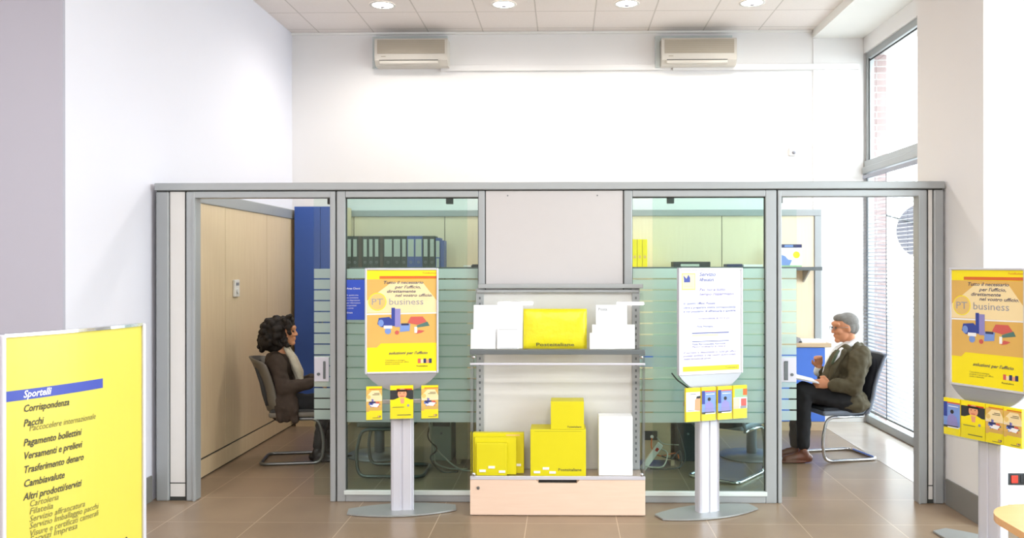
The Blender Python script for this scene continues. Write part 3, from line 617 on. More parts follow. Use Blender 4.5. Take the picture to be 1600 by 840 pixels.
B = Blob(); B.chain([hm.p(-.045, -.0, -.115), mp(1331, 544)], [.066, .074]); B.chain([mp(1325, 541, -.03), mp(1309, 547, -.03), mp(1303, 556, -.04)], [.046, .036, .03])
B.chain([mp(1306, 550, -.03), mp(1297, 566, -.05), mp(1290, 582, -.05)], [.036, .04, .03]); B.chain([mp(1341, 532, -.03), mp(1329, 539, -.085), mp(1315, 547, -.1)], [.026, .027, .02]); B.chain([mp(1315, 547, -.115), mp(1308, 557, -.15), mp(1303, 567, -.158)], [.022, .024, .012]); B.build('shirt', 'shirt', man, .006, 2)
B = Blob(); B.chain([wr1 + Vector((.03, -.003, 0)), wr1 + Vector((.05, 0, 0))], [.04, .045]); B.chain([wr2 + Vector((.0, .01, -.02)), wr2 + Vector((0, .02, -.045))], [.038, .042]); B.build('shirt_cuffs', 'shirt', man, .007, 2)
B = Blob(); B.chain([mp(1310, 549, -.14), mp(1305, 557, -.172), mp(1300, 568, -.172)], [.012, .014, .012]); B.chain([mp(1306, 549, -.075), mp(1299, 558, -.085), mp(1291, 575, -.085), mp(1287, 590, -.07)], [.014, .017, .02, .012]); B.build('tie', 'tie', man, .006, 2)
B = Blob(); B.chain([mp(1330, 540, -.08), mp(1318, 551, -.135), mp(1303, 575, -.17), mp(1294, 598, -.165)], [.014, .03, .026, .01]); B.build('lapel', 'jacket_olive', man, .007, 2)
B = Blob(); B.chain([hp1, kn1, mp(1255, 640, -.14), an1 + Vector((0, 0, .02))], [.105, .078, .066, .056]); B.chain([hp2, kn2, mp(1245, 640, .03), an2], [.105, .078, .066, .056]); B.e(mp(1330, 630), (.14, .17, .09)); B.build('trousers', 'trousers', man, .009, 3, .02)
shoe('shoe', Vector((an1.x, an1.y, .08)), Vector((an1.x - .19, an1.y - .02, 0)), 'shoe_brown', man); shoe('shoe', Vector((an2.x, an2.y, .08)), Vector((an2.x - .18, an2.y, 0)), 'shoe_brown', man)
B = Blob(); v = lambda *r: tuple(x * 1.08 for x in r)
B.e(hm.p(-.03, 0, .052), v(.094, .08, .077), hm.R).e(hm.p(-.06, 0, .01), v(.062, .074, .07), hm.R).e(hm.p(.02, 0, .09), v(.062, .062, .034), hm.R)
for s in (-1, 1): B.e(hm.p(-.03, .068 * s, .01), v(.03, .014, .045), hm.R)
B.build('hair', 'hair_grey', man, .007, 3)
for s in (-1, 1): MB().ell(hm.p(.086, .031 * s, .017), (.009, .009, .008), 12, 8).build('eye', 'eye_dark', man)
q = MB()
for s in (-1, 1):
    q.loft([hm.p(.101, .032 * s + .02 * math.cos(a), .014 + .015 * math.sin(a)) for a in [2 * PI * k / 16 for k in range(17)]], [.0016] * 17, 6, cap=False)
    q.loft([hm.p(.1, .052 * s, .02), hm.p(.0, .082 * s, .016)], [.0015] * 2, 6)
q.loft([hm.p(.101, -.012, .017), hm.p(.101, .012, .017)], [.0016] * 2, 6); q.build('glasses', 'steel', man)
for c in [o for o in man.children]:
    if c.name.startswith(('eye', 'glasses')): c.matrix_parent_inverse = man.matrix_world.inverted()
pp = thing('paper_sheets', 'white open papers held in the seated man hand', 'paper', mp(1262, 592, -.16))
q = MB()
for k in range(3):
    x0 = -.16 + .012 * k; q.add([(x0, -.1, .012 + k * .004), (.07, -.1 + .01 * k, -.03 + k * .004), (.07, .12, -.02 + k * .004), (x0, .12, .03 + k * .004), (x0, -.1, .0135 + k * .004), (.07, -.1 + .01 * k, -.0285 + k * .004), (.07, .12, -.0185 + k * .004), (x0, .12, .0315 + k * .004)],
                              [(0, 3, 2, 1), (4, 5, 6, 7), (0, 1, 5, 4), (1, 2, 6, 5), (2, 3, 7, 6), (3, 0, 4, 7)])
q.build('sheets', 'paper', pp)

# ---- the seated woman, facing right
YW = 7.44
wp = lambda x, y, dy=0: at(x, y, Y=YW + dy)
wom = thing('person', 'woman with dark curly hair and brown jacket seated facing right', 'person', (-2.3, YW, 0)); bpy.context.view_layer.update()
hw_ = Frame(wp(445, 519), Vector((1, .05, 0)), k=1.0)
B = Blob(); add_head(B, hw_)
B.chain([hw_.p(-.03, 0, -.05), wp(439, 546), wp(437, 560)], [.05, .052, .07])
B.e(wp(437, 575), (.09, .14, .14)).e(wp(440, 605), (.09, .13, .13)).e(wp(442, 632), (.12, .15, .09))
s1, e1, w1 = wp(432, 566, -.15), wp(442, 606, -.2), wp(488, 597, -.16)
s2, e2, w2_ = wp(445, 566, .15), wp(458, 603, .2), wp(494, 588, .1)
B.chain([s1, e1, w1], [.045, .038, .026]); B.chain([s2, e2, w2_], [.045, .038, .026])
h1, k1, a1 = wp(446, 631, -.09), wp(506, 627, -.1), wp(496, 698, -.06)
h2, k2, a2 = wp(446, 631, .09), wp(510, 627, .08), wp(508, 696, .1)
B.chain([h1, k1, a1, Vector((a1.x, a1.y, .06))], [.07, .05, .032, .032]); B.chain([h2, k2, a2, Vector((a2.x, a2.y, .06))], [.07, .05, .032, .032])
hand(B, w1, (1, .3, -.05), (0, .5, 1), (.2, .5, -.6), .92); hand(B, w2_, (1, -.3, 0), (0, -.5, 1), (.2, -.5, -.6), .92)
B.build('body', 'skin', wom, .0065, 3)
B = Blob()
B.e(wp(435, 574), (.125, .185, .15)).e(wp(441, 607), (.125, .165, .15)).e(wp(446, 636), (.135, .185, .12)).e(wp(432, 560), (.09, .17, .075))
B.chain([s1, e1, wp(484, 598, -.165)], [.08, .064, .046]); B.chain([s2, e2, wp(488, 590, .11)], [.075, .06, .045])
B.chain([wp(434, 600, -.17), wp(437, 640, -.215), wp(438, 655, -.22)], [.045, .04, .035]); B.chain([wp(452, 606, -.17), wp(459, 640, -.215), wp(460, 655, -.22)], [.045, .04, .035]); B.e(wp(448, 632, -.19), (.095, .055, .15))
B.build('jacket', 'jacket_brown', wom, .008, 8, .03)
B = Blob(); B.chain([wp(446, 543, -.05), wp(455, 556, -.085), wp(463, 574, -.09), wp(469, 592, -.07)], [.02, .026, .028, .02]); B.chain([wp(446, 543, .02), wp(457, 560, 0), wp(466, 580, 0), wp(468, 600, 0)], [.035, .045, .045, .03]); B.build('blouse', 'blouse', wom, .007, 2)
B = Blob(); B.chain([h1, k1, wp(503, 660, -.08), a1 + Vector((0, 0, .02))], [.1, .072, .055, .045]); B.chain([h2, k2, wp(510, 660, .09), a2], [.1, .072, .055, .045]); B.build('trousers', 'trousers', wom, .009, 3, .02)
shoe('shoe', Vector((a1.x, a1.y, .08)), Vector((a1.x + .17, a1.y - .01, 0)), 'shoe_black', wom); shoe('shoe', Vector((a2.x, a2.y, .08)), Vector((a2.x + .17, a2.y, 0)), 'shoe_black', wom)
B = Blob(); rnd = random.Random(3); hc = wp(433, 519)
B.e(hc + Vector((.0, 0, .0)), (.115, .12, .135)); B.e(wp(421, 532), (.09, .12, .085)); B.e(hw_.p(.0, 0, .075), (.085, .085, .055))
for k in range(120):
    a = rnd.uniform(0, 2 * PI); z = rnd.uniform(-1, 1); rr = math.sqrt(1 - z * z); d = Vector((rr * math.cos(a), rr * math.sin(a), z))
    if d.x > .62 and d.z < .62: continue
    p = hc + Vector((-.01, 0, -.005)) + Vector((d.x * .128, d.y * .128, d.z * .14)); B.e(p, (rnd.uniform(.018, .032),) * 3)
for k in range(50):
    p = wp(rnd.uniform(405, 432), rnd.uniform(522, 546), rnd.uniform(-.11, .11)); B.e(p, (rnd.uniform(.018, .03),) * 3)
for k in range(46):
    p = wp(rnd.uniform(440, 455), rnd.uniform(497, 540), rnd.choice((-1, 1)) * rnd.uniform(.07, .1)); B.e(p, (rnd.uniform(.016, .024),) * 3)
for k in range(16): B.e(wp(rnd.uniform(440, 457), rnd.uniform(492, 500), rnd.uniform(-.07, .07)), (rnd.uniform(.016, .022),) * 3)
B.build('hair', 'hair_dark', wom, .007, 1)
for s in (-1, 1): 
    o = MB().ell(hw_.p(.08, .03 * s, .017), (.009, .009, .008), 12, 8).build('eye', 'eye_dark', wom); o.matrix_parent_inverse = wom.matrix_world.inverted()

# ================================================================ POSTERS
def poster_business(q, W, Hh, small=False, y=0):
    """printed sheet facing -y, lower left corner at 0,0"""
    e = .0005
    X = lambda f: f * W; Z = lambda f: (1 - f) * Hh
    q.m('yellow').quad(0, W, 0, Hh, y)
    q.m('sand').poly([(X(.0), Z(.76)), (X(.0), Z(.09)), (X(1), Z(.09)), (X(1), Z(.72)), (X(.2), Z(.72)), (X(.14), Z(.76))], y - e)
    q.m('cream').poly([(X(0), Z(.42)), (X(0), Z(.3)), (X(.35), Z(.12)), (X(.8), Z(.12)), (X(1), Z(.3)), (X(1), Z(.42))], y - 2 * e)
    q.m('orange').quad(X(.18), X(1), Z(.085), Z(.058), y - 3 * e)
    q.m('white').poly([(X(.0), Z(.44)), (X(0), Z(.425)), (X(1), Z(.42)), (X(1), Z(.43))], y - 2.5 * e)
    q.m('yellow').disc((X(.15), Z(.31)), W * .13, y - 3 * e)
    q.m('tan').disc((X(.15), Z(.31)), W * .118, y - 3.5 * e)
    if not small:
        q.m('orange').text('PosteBusiness', X(.8), Z(.035), W * .035, y - 4 * e)
        for t, x, z, wd_ in (('Tutto il necessario', .23, .135, .58), ("per l'ufficio,", .4, .18, .37), ('direttamente', .28, .222, .42), ('nel vostro ufficio.', .4, .262, .54)):
            q.m('navy').text(t, X(x), Z(z), W * .062, y - 4 * e, .25, .012, wmax=W * wd_)
        q.m('grey_print').text('PT', X(.06), Z(.34), W * .13, y - 4.5 * e, 0, .0, wmax=W * .17)
        q.m('grey_print').text('business', X(.31), Z(.34), W * .13, y - 4 * e, 0, 0, wmax=W * .5)
        q.m('navy').text("soluzioni per l'ufficio", X(.31), Z(.83), W * .058, y - 4 * e, .25, .014, wmax=W * .56)
        for i, t in enumerate(('Consulenza e consegna', 'prodotti e servizi per ufficio', 'anche a domicilio')): q.m('ink_soft').text(t, X(.26), Z(.893 + .019 * i), W * .03, y - 4 * e)
        q.m('ink').text('Posteitaliane', X(.71), Z(.955), W * .032, y - 4 * e, 0, .01)
    # office supplies picture
    q.m('poster_blue').poly([(X(.15), Z(.53)), (X(.17), Z(.47)), (X(.32), Z(.46)), (X(.38), Z(.5)), (X(.36), Z(.56)), (X(.2), Z(.56))], y - 4 * e)
    q.m('sky_blue').disc((X(.2), Z(.52)), W * .05, y - 4.5 * e, rx=W * .04)
    q.m('poster_blue').quad(X(.35), X(.4), Z(.55), Z(.37), y - 4.7 * e); q.m('lilac_print').quad(X(.4), X(.48), Z(.56), Z(.38), y - 4.6 * e)
    q.m('white').quad(X(.24), X(.36), Z(.575), Z(.545), y - 4.8 * e); q.m('sky_blue').disc((X(.3), Z(.6)), W * .045, y - 4.4 * e)
    q.m('sky_blue').poly([(X(.47), Z(.61)), (X(.48), Z(.53)), (X(.62), Z(.53)), (X(.61), Z(.6))], y - 5 * e); q.m('navy').quad(X(.49), X(.6), Z(.545), Z(.525), y - 5.2 * e)
    q.m('rose').poly([(X(.58), Z(.52)), (X(.63), Z(.46)), (X(.8), Z(.46)), (X(.86), Z(.51)), (X(.72), Z(.54))], y - 5.4 * e)
    q.m('teal').poly([(X(.72), Z(.545)), (X(.87), Z(.51)), (X(.9), Z(.55)), (X(.7), Z(.57))], y - 5.3 * e)
    q.m('white').quad(X(.68), X(.72), Z(.62), Z(.56), y - 5.6 * e); q.m('rose').poly([(X(.7), Z(.63)), (X(.74), Z(.59)), (X(.83), Z(.6)), (X(.78), Z(.62))], y - 5.5 * e); q.m('rose').disc((X(.43), Z(.615)), W * .03, y - 5.5 * e)
    for i, c in enumerate(('rose', 'cream', 'navy', 'skin_print', 'navy')): q.m(c).quad(X(.73 + .04 * i), X(.77 + .04 * i), Z(.92), Z(.875 + .01 * (i % 2)), y - 4 * e)
def poster_service(q, W, Hh, y=0):
    e = .0005; X = lambda f: f * W; Z = lambda f: (1 - f) * Hh
    q.m('paper').quad(0, W, 0, Hh, y)
    q.m('cream').quad(X(.02), X(.25), Z(.2), Z(.03), y - e); q.m('yellow').quad(X(.03), X(.24), Z(.19), Z(.035), y - 2 * e)
    q.m('cream').quad(X(.035), X(.235), Z(.185), Z(.04), y - 3 * e)
    q.m('poster_blue').poly([(X(.06), Z(.12)), (X(.06), Z(.095)), (X(.05), Z(.05)), (X(.1), Z(.085)), (X(.13), Z(.045)), (X(.16), Z(.075)), (X(.16), Z(.12))], y - 4 * e)
    q.m('grey_print').text('Posteitaliane', X(.05), Z(.165), W * .03, y - 4 * e)
    for t, x, z, wd_, s, c in (('Servizio', .31, .06, .27, .075, 'poster_blue'), ('Affrancatura', .31, .11, .24, .07, 'poster_blue'), ('Per noi e tutto', .31, .205, .43, .055, 'ink_violet'), ('tempo risparmiato', .31, .248, .57, .055, 'ink_violet'),
                               ('In questo Ufficio Postale', .05, .335, .52, .045, 'poster_blue'), ('oltre a preparare vostra corrispondenza', .05, .375, .86, .045, 'poster_blue'), ('e noi possiamo di affrancarla e spedirla', .05, .412, .86, .045, 'poster_blue'),
                               ('Corrispondenza da noi e qui', .25, .48, .56, .035, 'ink_violet'), ('Posta Prioritaria', .27, .56, .26, .04, 'poster_blue'), ('Posta Raccomandata Assicurata', .19, .73, .55, .035, 'poster_blue'), ('Pacco ordinario e celere', .19, .755, .55, .035, 'ink_violet'),
                               ('Il servizio e disponibile in tutti gli uffici', .05, .81, .86, .035, 'ink_violet'), ('postali abilitati e nei centri autorizzati', .05, .84, .86, .035, 'ink_violet'), ('chiedere informazioni allo sportello', .05, .87, .45, .035, 'ink_violet')):
        q.m(c).text(t, X(x), Z(z), W * s, y - 2 * e, (.2), .02, wmax=W * wd_)
    q.m('poster_blue').quad(X(.19), X(.8), Z(.62), Z(.61), y - e); q.m('cream').quad(X(.19), X(.62), Z(.645), Z(.628), y - e); q.m('poster_blue').quad(X(.19), X(.8), Z(.7), Z(.693), y - e)
    q.m('yellow').quad(X(.04), X(.97), Z(.985), Z(.935), y - e); q.m('ink').text('Posteitaliane', X(.74), Z(.968), W * .035, y - 2 * e, 0, .01, wmax=W * .2)

def info_stand(lb, loc, rz, poster, wallbase=False):
    r = thing('info_stand', lb, 'display stand', loc, rz)
    # base plate: long lens with cut ends
    pts = []; L_, D = .37, .155
    for k in range(11): t = -1 + 2 * k / 10; pts.append((L_ * t, -D * (1 - .62 * t * t)))
    for k in range(11): t = 1 - 2 * k / 10; pts.append((L_ * t, D * (1 - .62 * t * t)))
    MB().prism(pts, .004, .014).build('base_plate', 'base_plate', r)
    # pole: double extrusion with grooves
    q = MB()
    prof = [(-.078, -.02), (-.072, -.03), (-.058, -.034), (-.012, -.034), (-.006, -.026), (.0, -.026), (.006, -.034), (.058, -.034), (.066, -.028), (.072, -.034), (.078, -.03), (.08, -.02), (.08, .03), (-.078, .03)]
    q.prism(prof, .014, 1.0); q.build('pole', 'alu_light', r)
    W, z0, z1 = .25, .96, 1.685; yf = -.05
    q = MB(); t = .014
    q.box(-W, -W + t, yf - .012, yf + .02, z0, z1, .004).box(W - t, W, yf - .012, yf + .02, z0, z1, .004).box(-W + t, W - t, yf - .012, yf + .02, z1 - t, z1, .004).box(-W + t, W - t, yf - .012, yf + .02, z0, z0 + t, .004)
    q.build('poster_frame', 'alu_light', r)
    MB().box(-W + .004, W - .004, yf, yf + .018, z0 + .004, z1 - .004).build('backing_board', 'alu_stand', r)
    q = MB(); q.T = Matrix.Translation((-W + t, yf - .003, z0 + t)); poster(q, 2 * W - 2 * t, z1 - z0 - 2 * t); q.build('poster', None, r)
    q = MB(); n_ = 16; Rc = .3; a0 = math.asin(.243 / Rc); pts = [(Rc * math.sin(a0 - 2 * a0 * k / n_), z0 + Rc * math.cos(a0) - Rc * math.cos(a0 - 2 * a0 * k / n_)) for k in range(n_ + 1)]
    q.prism(pts, yf - .002, yf + .016, 'xz'); q.build('lower_panel', 'alu_stand', r)
    MB().box(-.06, .06, yf + .0165, -.018, .8, 1.3, .004).build('bracket', 'alu_stand', r)
    return r
def brochure_holder(r, xs, w, z0, z1):
    for x, ww in xs:
        q = MB(); y = -.115; q.box(x - ww / 2 - .004, x + ww / 2 + .004, y, y + .003, z0 - .006, z0 + (z1 - z0) * .45).box(x - ww / 2 - .004, x + ww / 2 + .004, y, -.066, z0 - .009, z0 - .006).box(x - ww / 2 - .004, x + ww / 2 + .004, -.07, -.0665, z0 - .009, z1)
        q.build('brochure_pocket', 'acrylic', r)
    a = min(x for x, _ in xs) - .05; b = max(x for x, _ in xs) + .05
    MB().box(a, b, -.066, -.05, z0 + .1, z0 + .13, .003).build('pocket_rail', 'alu_stand', r)
def leaflet(r, x, w, z0, h, kind, lb, g):
    c = bpy.data.objects.new('brochure', None); C.objects.link(c); c['label'] = lb; c['category'] = 'brochure'; c['group'] = g
    bpy.context.view_layer.update(); c.matrix_world = r.matrix_world @ Matrix.Translation((x, -.1, z0))
    MB().box(-w / 2, w / 2, 0, .02, 0, h).build('pages', 'yellow', c)
    q = MB(); q.T = Matrix.Translation((-w / 2, -.001, 0)); X = lambda f: f * w; Z = lambda f: (1 - f) * h; e = .0006
    if kind == 'biz':
        poster_business(q, w, h, True); q.m('navy').quad(X(.2), X(.6), Z(.5), Z(.45), -5 * e); q.m('white').poly([(X(.3), Z(.6)), (X(.5), Z(.5)), (X(.85), Z(.52)), (X(.7), Z(.62))], -6 * e)
        q.m('ink').quad(X(.4), X(.85), Z(.25), Z(.235), -4 * e).quad(X(.5), X(.85), Z(.21), Z(.195), -4 * e).m('ink_soft').quad(X(.4), X(.9), Z(.95), Z(.935), -4 * e)
    elif kind == 'portrait':
        q.m('yellow').quad(0, w, 0, h, 0); q.m('red').quad(X(.28), X(.95), Z(.13), Z(.09), -e); q.m('dark').quad(0, w, Z(.42), Z(.13), -e)
        q.m('skin_print').disc((X(.52), Z(.24)), h * .16, -2 * e, rx=w * .2); q.m('yellow').poly([(0, Z(.6)), (0, Z(.46)), (X(.38), Z(.36)), (X(.68), Z(.36)), (X(1), Z(.46)), (X(1), Z(.6))], -2.2 * e)
        q.m('skin_print').poly([(X(.42), Z(.38)), (X(.62), Z(.38)), (X(.6), Z(.54)), (X(.46), Z(.54))], -2.6 * e); q.m('rose').quad(X(.43), X(.6), Z(.335), Z(.31), -3 * e).m('eye_dark').disc((X(.43), Z(.22)), h * .014, -3 * e).disc((X(.6), Z(.22)), h * .014, -3 * e)
        q.m('eye_dark').poly([(X(.3), Z(.3)), (X(.3), Z(.12)), (X(.74), Z(.12)), (X(.74), Z(.3)), (X(.7), Z(.18)), (X(.34), Z(.18))], -2.8 * e)
        q.m('grey_print').disc((X(.78), Z(.6)), h * .04, -3 * e).m('ink_soft').quad(X(.1), X(.6), Z(.66), Z(.64), -3 * e).quad(X(.3), X(.9), Z(.9), Z(.875), -3 * e)
    elif kind == 'blue':
        q.m('yellow').quad(0, w, 0, h, 0); q.m('rose').quad(X(.1), X(1), Z(.14), Z(.1), -e); q.m('sky_blue').quad(0, w, Z(.76), Z(.14), -e); q.m('poster_blue').quad(0, X(.22), Z(.5), Z(.1), -1.5 * e)
        q.m('lilac_print').poly([(X(.2), Z(.76)), (X(.25), Z(.5)), (X(.5), Z(.4)), (X(.8), Z(.5)), (X(.9), Z(.76))], -2 * e).m('dark').disc((X(.52), Z(.36)), h * .055, -2.5 * e)
        q.m('dark').quad(X(.0), X(.9), Z(.8), Z(.74), -2.6 * e).m('white').quad(X(.25), X(.95), Z(.8), Z(.77), -3 * e).m('white').quad(X(.3), X(.9), Z(.22), Z(.2), -3 * e)
    elif kind == 'pale':
        q.m('yellow').quad(0, w, 0, h, 0); q.m('white').quad(0, w, Z(.7), Z(.12), -e); q.m('skin_print').poly([(X(.6), Z(.66)), (X(.62), Z(.36)), (X(.8), Z(.28)), (X(1), Z(.34)), (X(1), Z(.7))], -2 * e).m('dark').poly([(X(.7), Z(.32)), (X(.75), Z(.25)), (X(1), Z(.24)), (X(1), Z(.32))], -3 * e)
        q.m('grey_print').quad(X(.3), X(.7), Z(.2), Z(.17), -2 * e).quad(X(.1), X(.6), Z(.68), Z(.66), -2 * e)
    else:
        q.m('yellow').quad(0, w, 0, h, 0); q.m('green_print').quad(X(.1), w, Z(.36), Z(.1), -e); q.m('orange').quad(X(.7), w, Z(.3), Z(.1), -2 * e); q.m('white').quad(0, w, Z(.7), Z(.36), -e)
        q.m('peach_print').quad(X(.0), X(.45), Z(.7), Z(.38), -2 * e).m('rose').quad(X(.55), X(.95), Z(.62), Z(.4), -2 * e).m('grey_print').quad(X(.5), X(.95), Z(.7), Z(.62), -2 * e)
    q.build('front_cover', None, c)
    return c
BZ, BH = .655, .225
st1 = info_stand('grey poster stand with yellow office poster before the left glass pane', (at(626, 800, Z=0).x, 5.90, 0), math.radians(9), poster_business)
G1 = 'brochures on the left poster stand'
brochure_holder(st1, [(-.185, .1), (.0, .155), (.19, .115)], 0, BZ, BZ + BH - .03)
leaflet(st1, -.185, .105, BZ, BH, 'biz', 'narrow yellow brochure at the left of the left stand', G1); leaflet(st1, 0, .155, BZ + .003, BH, 'portrait', 'wide yellow brochure with portrait in the middle of the left stand', G1); leaflet(st1, .19, .115, BZ, BH, 'biz', 'narrow yellow brochure at the right of the left stand', G1)
st2 = info_stand('grey poster stand with white service poster before the right glass pane', (at(1105, 803, Z=0).x, 5.88, 0), math.radians(21), poster_service)
G2 = 'brochures on the right poster stand'; xs = [-.165, -.045, .08, .2]
brochure_holder(st2, [(x, .108) for x in xs], 0, BZ, BZ + BH - .03)
for x, kd, lb in zip(xs, ('pale', 'blue', 'blue', 'green'), ('pale brochure with standing figure, leftmost on the right stand', 'blue brochure with seated figure, left of two alike on the right stand', 'blue brochure with seated figure, right of two alike on the right stand', 'green and peach brochure, rightmost on the right stand')): leaflet(st2, x, .108, BZ, BH, kd, lb, G2)
pen = tag(MB().tube([(0, 0, 0), (.04, 0, -.05), (.11, 0, -.1), (.16, .0, -.13)], .005, .02).build('pen_cord', 'cable_dark'), 'short dark coiled cord hanging beside the white service poster', 'cord'); pen.location = at(1049, 585, Y=5.9) + Vector((0, .0, .01)); 
ang3 = -math.radians(62)
st3 = info_stand('grey poster stand with yellow office poster at the right edge by the pier', (2.568, 5.165, 0), ang3, poster_business)
G3 = 'brochures on the right edge poster stand'; 
brochure_holder(st3, [(-.2, .11), (-.055, .15), (.085, .11), (.2, .11)], 0, BZ, BZ + BH - .03)
for x, w_, kd, lb in ((-.2, .115, 'blue', 'blue brochure at the left of the stand by the pier'), (-.055, .16, 'portrait', 'wide portrait brochure on the stand by the pier'), (.085, .112, 'biz', 'yellow office brochure third from left on the stand by the pier'), (.2, .112, 'biz', 'yellow office brochure rightmost on the stand by the pier')): leaflet(st3, x, w_, BZ, BH, kd, lb, G3)

# blue notice on the left glass
nt_ = thing('notice', 'dark blue notice with white text on the left glass pane', 'notice', (at(553, 470, Y=YP).x, YP + .024, at(553, 499, Y=YP).z))
q = MB(); W, h = .14, .29; q.m('blue_bright').box(-W / 2, W / 2, 0, .003, 0, h).m('white')
q.text('Area Clienti', -W * .42, h * .76, .02, -.001, 0, .012)
for i in range(6): q.text(['In questa area', 'un consulente', 'e a disposizione', 'per informazioni', 'sui prodotti', 'e servizi'][i], -W * .42, h * (.6 - .065 * i), .015, -.001)
q.text('Grazie', -W * .42, h * .16, .016, -.001, 0, .01); q.build('sheet', None, nt_)

# ================================================================ CENTRAL DISPLAY
X0, X1, YF = -.645, .545, 5.79
dx = (X0 + X1) / 2; hw = (X1 - X0) / 2
ds = thing('shop_display', 'central shop display with clear shelves above a pale wood drawer base', 'display unit', (dx, YF, 0))
yb = YP - .005 - YF                     # local y of the back
MB().box(-hw + .01, hw - .01, .02, yb, .0, .245).build('base_carcass', 'drawer_wood', ds)
q = MB(); z0, z1 = .008, .247
cut = [(-hw, z1), (-hw, z0), (hw, z0), (hw, z1), (.15, z1), (.13, z1 - .024), (-.13, z1 - .024), (-.15, z1)]
q.prism([cut[i] for i in (0, 1, 2, 3, 4, 5, 6, 7)], 0, .019, 'xz'); dr = q.build('drawer', 'drawer_wood', ds)
MB().cyl((-hw + .055, -.004, .19), (-hw + .055, 0, .19), .011, n=14).build('lock', 'steel', dr)
MB().box(-.13, .13, .0195, .024, .2, .2445).build('handle_recess', 'black', dr)
q = MB()
for sx in (-1, 1):
    a, b = sorted((sx * (hw - .012), sx * (hw - .062))); q.box(a, b, yb - .045, yb - .01, .25, 1.535, .003)
q.build('upright', 'alu', ds) if False else None
for sx in (-1, 1):
    a, b = sorted((sx * (hw - .012), sx * (hw - .066))); u = MB().box(a, b, yb - .045, yb - .01, .25, 1.54, .003).build('upright', 'alu', ds)
    q = MB()
    for k in range(28): q.box((a + b) / 2 - .006, (a + b) / 2 + .006, yb - .0458, yb - .045, .3 + k * .043, .318 + k * .043)
    q.build('slots', 'alu_dark', u)
MB().box(-hw + .066, hw - .066, yb - .03, yb - .02, .25, 1.53).build('back_panel', 'panel_white', ds)
MB().box(-hw + .03, hw + .01, yb - .08, yb - .02, 1.54, 1.57, .004).build('top_bar', 'alu', ds)
MB().box(-hw + .02, hw - .02, yb - .06, yb - .045, 1.51, 1.53, .003).build('top_bar', 'alu', ds)
# base shelf and mid shelf of acrylic with front bars
MB().box(-hw, hw, .0, yb - .046, .255, .263).build('glass_shelf', 'acrylic', ds)
MB().box(-hw, hw, -.004, .004, .247, .272, .002).build('shelf_bar', 'alu_light', ds)
zs = 1.11
MB().box(-hw, hw, .01, yb - .046, zs, zs + .008).build('glass_shelf', 'acrylic', ds)
MB().box(-hw, hw, -.012, .012, zs - .012, zs + .02, .003).build('shelf_bar', 'alu_dark', ds)
MB().box(-hw, hw, -.004, .004, zs - .085, zs - .07, .002).build('shelf_bar', 'alu_light', ds)
q = MB(); q.add([(-hw, -.008, zs + .02), (hw, -.008, zs + .02), (hw, .13, 1.515), (-hw, .13, 1.515), (-hw, -.004, zs + .02), (hw, -.004, zs + .02), (hw, .134, 1.515), (-hw, .134, 1.515)], [(0, 1, 2, 3), (4, 7, 6, 5), (0, 4, 5, 1), (3, 2, 6, 7), (0, 3, 7, 4), (1, 5, 6, 2)])
q.build('sloping_front', 'acrylic', ds)
for sx in (-1, 1): MB().box(sx * hw - .002, sx * hw + .002, .0, yb - .05, .262, 1.1).build('side_panel', 'acrylic', ds)
for z in (zs - .03, .285):
    for sx in (-1, 1): MB().ell((sx * (hw - .025), -.008, z), (.013, .01, .013)).build('screw', 'chrome', ds)
# goods. helpers in world px at the display front
def goods(name, cat, px0, px1, top, bot, y, d, mt, lb, g=None, z=None, bev=.002, lean=0):
    a = at(px0, bot, Y=y); b = at(px1, top, Y=y); z0 = a.z if z is None else z
    r = thing(name, lb, cat, ((a.x + b.x) / 2, y, z0), 0, g); w = b.x - a.x; h = b.z - z0
    MB().box(-w / 2, w / 2, 0, d, 0, h, bev).build('body', mt, r)
    if lean: r.rotation_euler.x = -lean
    return r, w, h
ZB = .264; GY = 'yellow parcel boxes on the lower display shelf'; GE = 'envelopes on the upper display shelf'
def price(r, pts):
    for x, z in pts: MB().box(x - .022, x + .022, -.004, -.0005, z, z + .016).build('price_label', 'white', r)
r, w, h = goods('parcel_box', 'box', 738, 818, 676, 738, 5.9, .05, 'yellow_box', 'widest flat yellow parcel box, left on the lower shelf', GY, ZB)
price(r, [(w * .38, .05)]); MB().box(w * .15, w * .42, -.001, 0, h - .02, h - .01).build('print_line', 'tan', r)
r, w, h = goods('parcel_box', 'box', 741, 806, 683, 738, 5.865, .032, 'yellow_box', 'middle sized flat yellow box standing before the widest one', GY, ZB); price(r, [(w * .2, .03)])
r, w, h = goods('parcel_box', 'box', 744, 791, 692, 740, 5.83, .032, 'yellow_box', 'smallest flat yellow box, frontmost at the left of the lower shelf', GY, ZB); price(r, [(-w * .3, .025), (0, .05), (w * .35, .02)])
r, w, h = goods('parcel_box', 'box', 828, 915, 671, 738, 5.82, .2, 'yellow_box', 'large yellow parcel box under a smaller one', GY, ZB, .003)
hb = h; price(r, [(-w * .38, .02), (-w * .22, .045), (-w * .1, .018)]); q = MB().m('ink').text('Posteitaliane', -w * .0, .035, .028, -.001, 0, .01, wmax=w * .42); q.m('ink').quad(-w * .42, w * .42, h - .012, h - .011, -.001); q.build('lettering', None, r)
r, w, h = goods('parcel_box', 'box', 860, 912, 627, 671, 5.825, .17, 'yellow_box', 'small yellow parcel box stacked on the large one', GY, ZB + hb + .001); MB().text('Posteitaliane', 0, .012, .018, -.001, 0, .01, wmax=w * .42).build('lettering', 'ink', r)
r, w, h = goods('parcel_box', 'box', 935, 988, 651, 738, 5.84, .14, 'paper', 'tall plain white box at the right of the lower shelf', None, ZB)
ZE = zs + .021
r, w, h = goods('envelope', 'envelope', 739, 816, 476, 540, 5.85, .02, 'paper', 'large white envelope at the left of the upper shelf', GE, ZE, lean=.12)
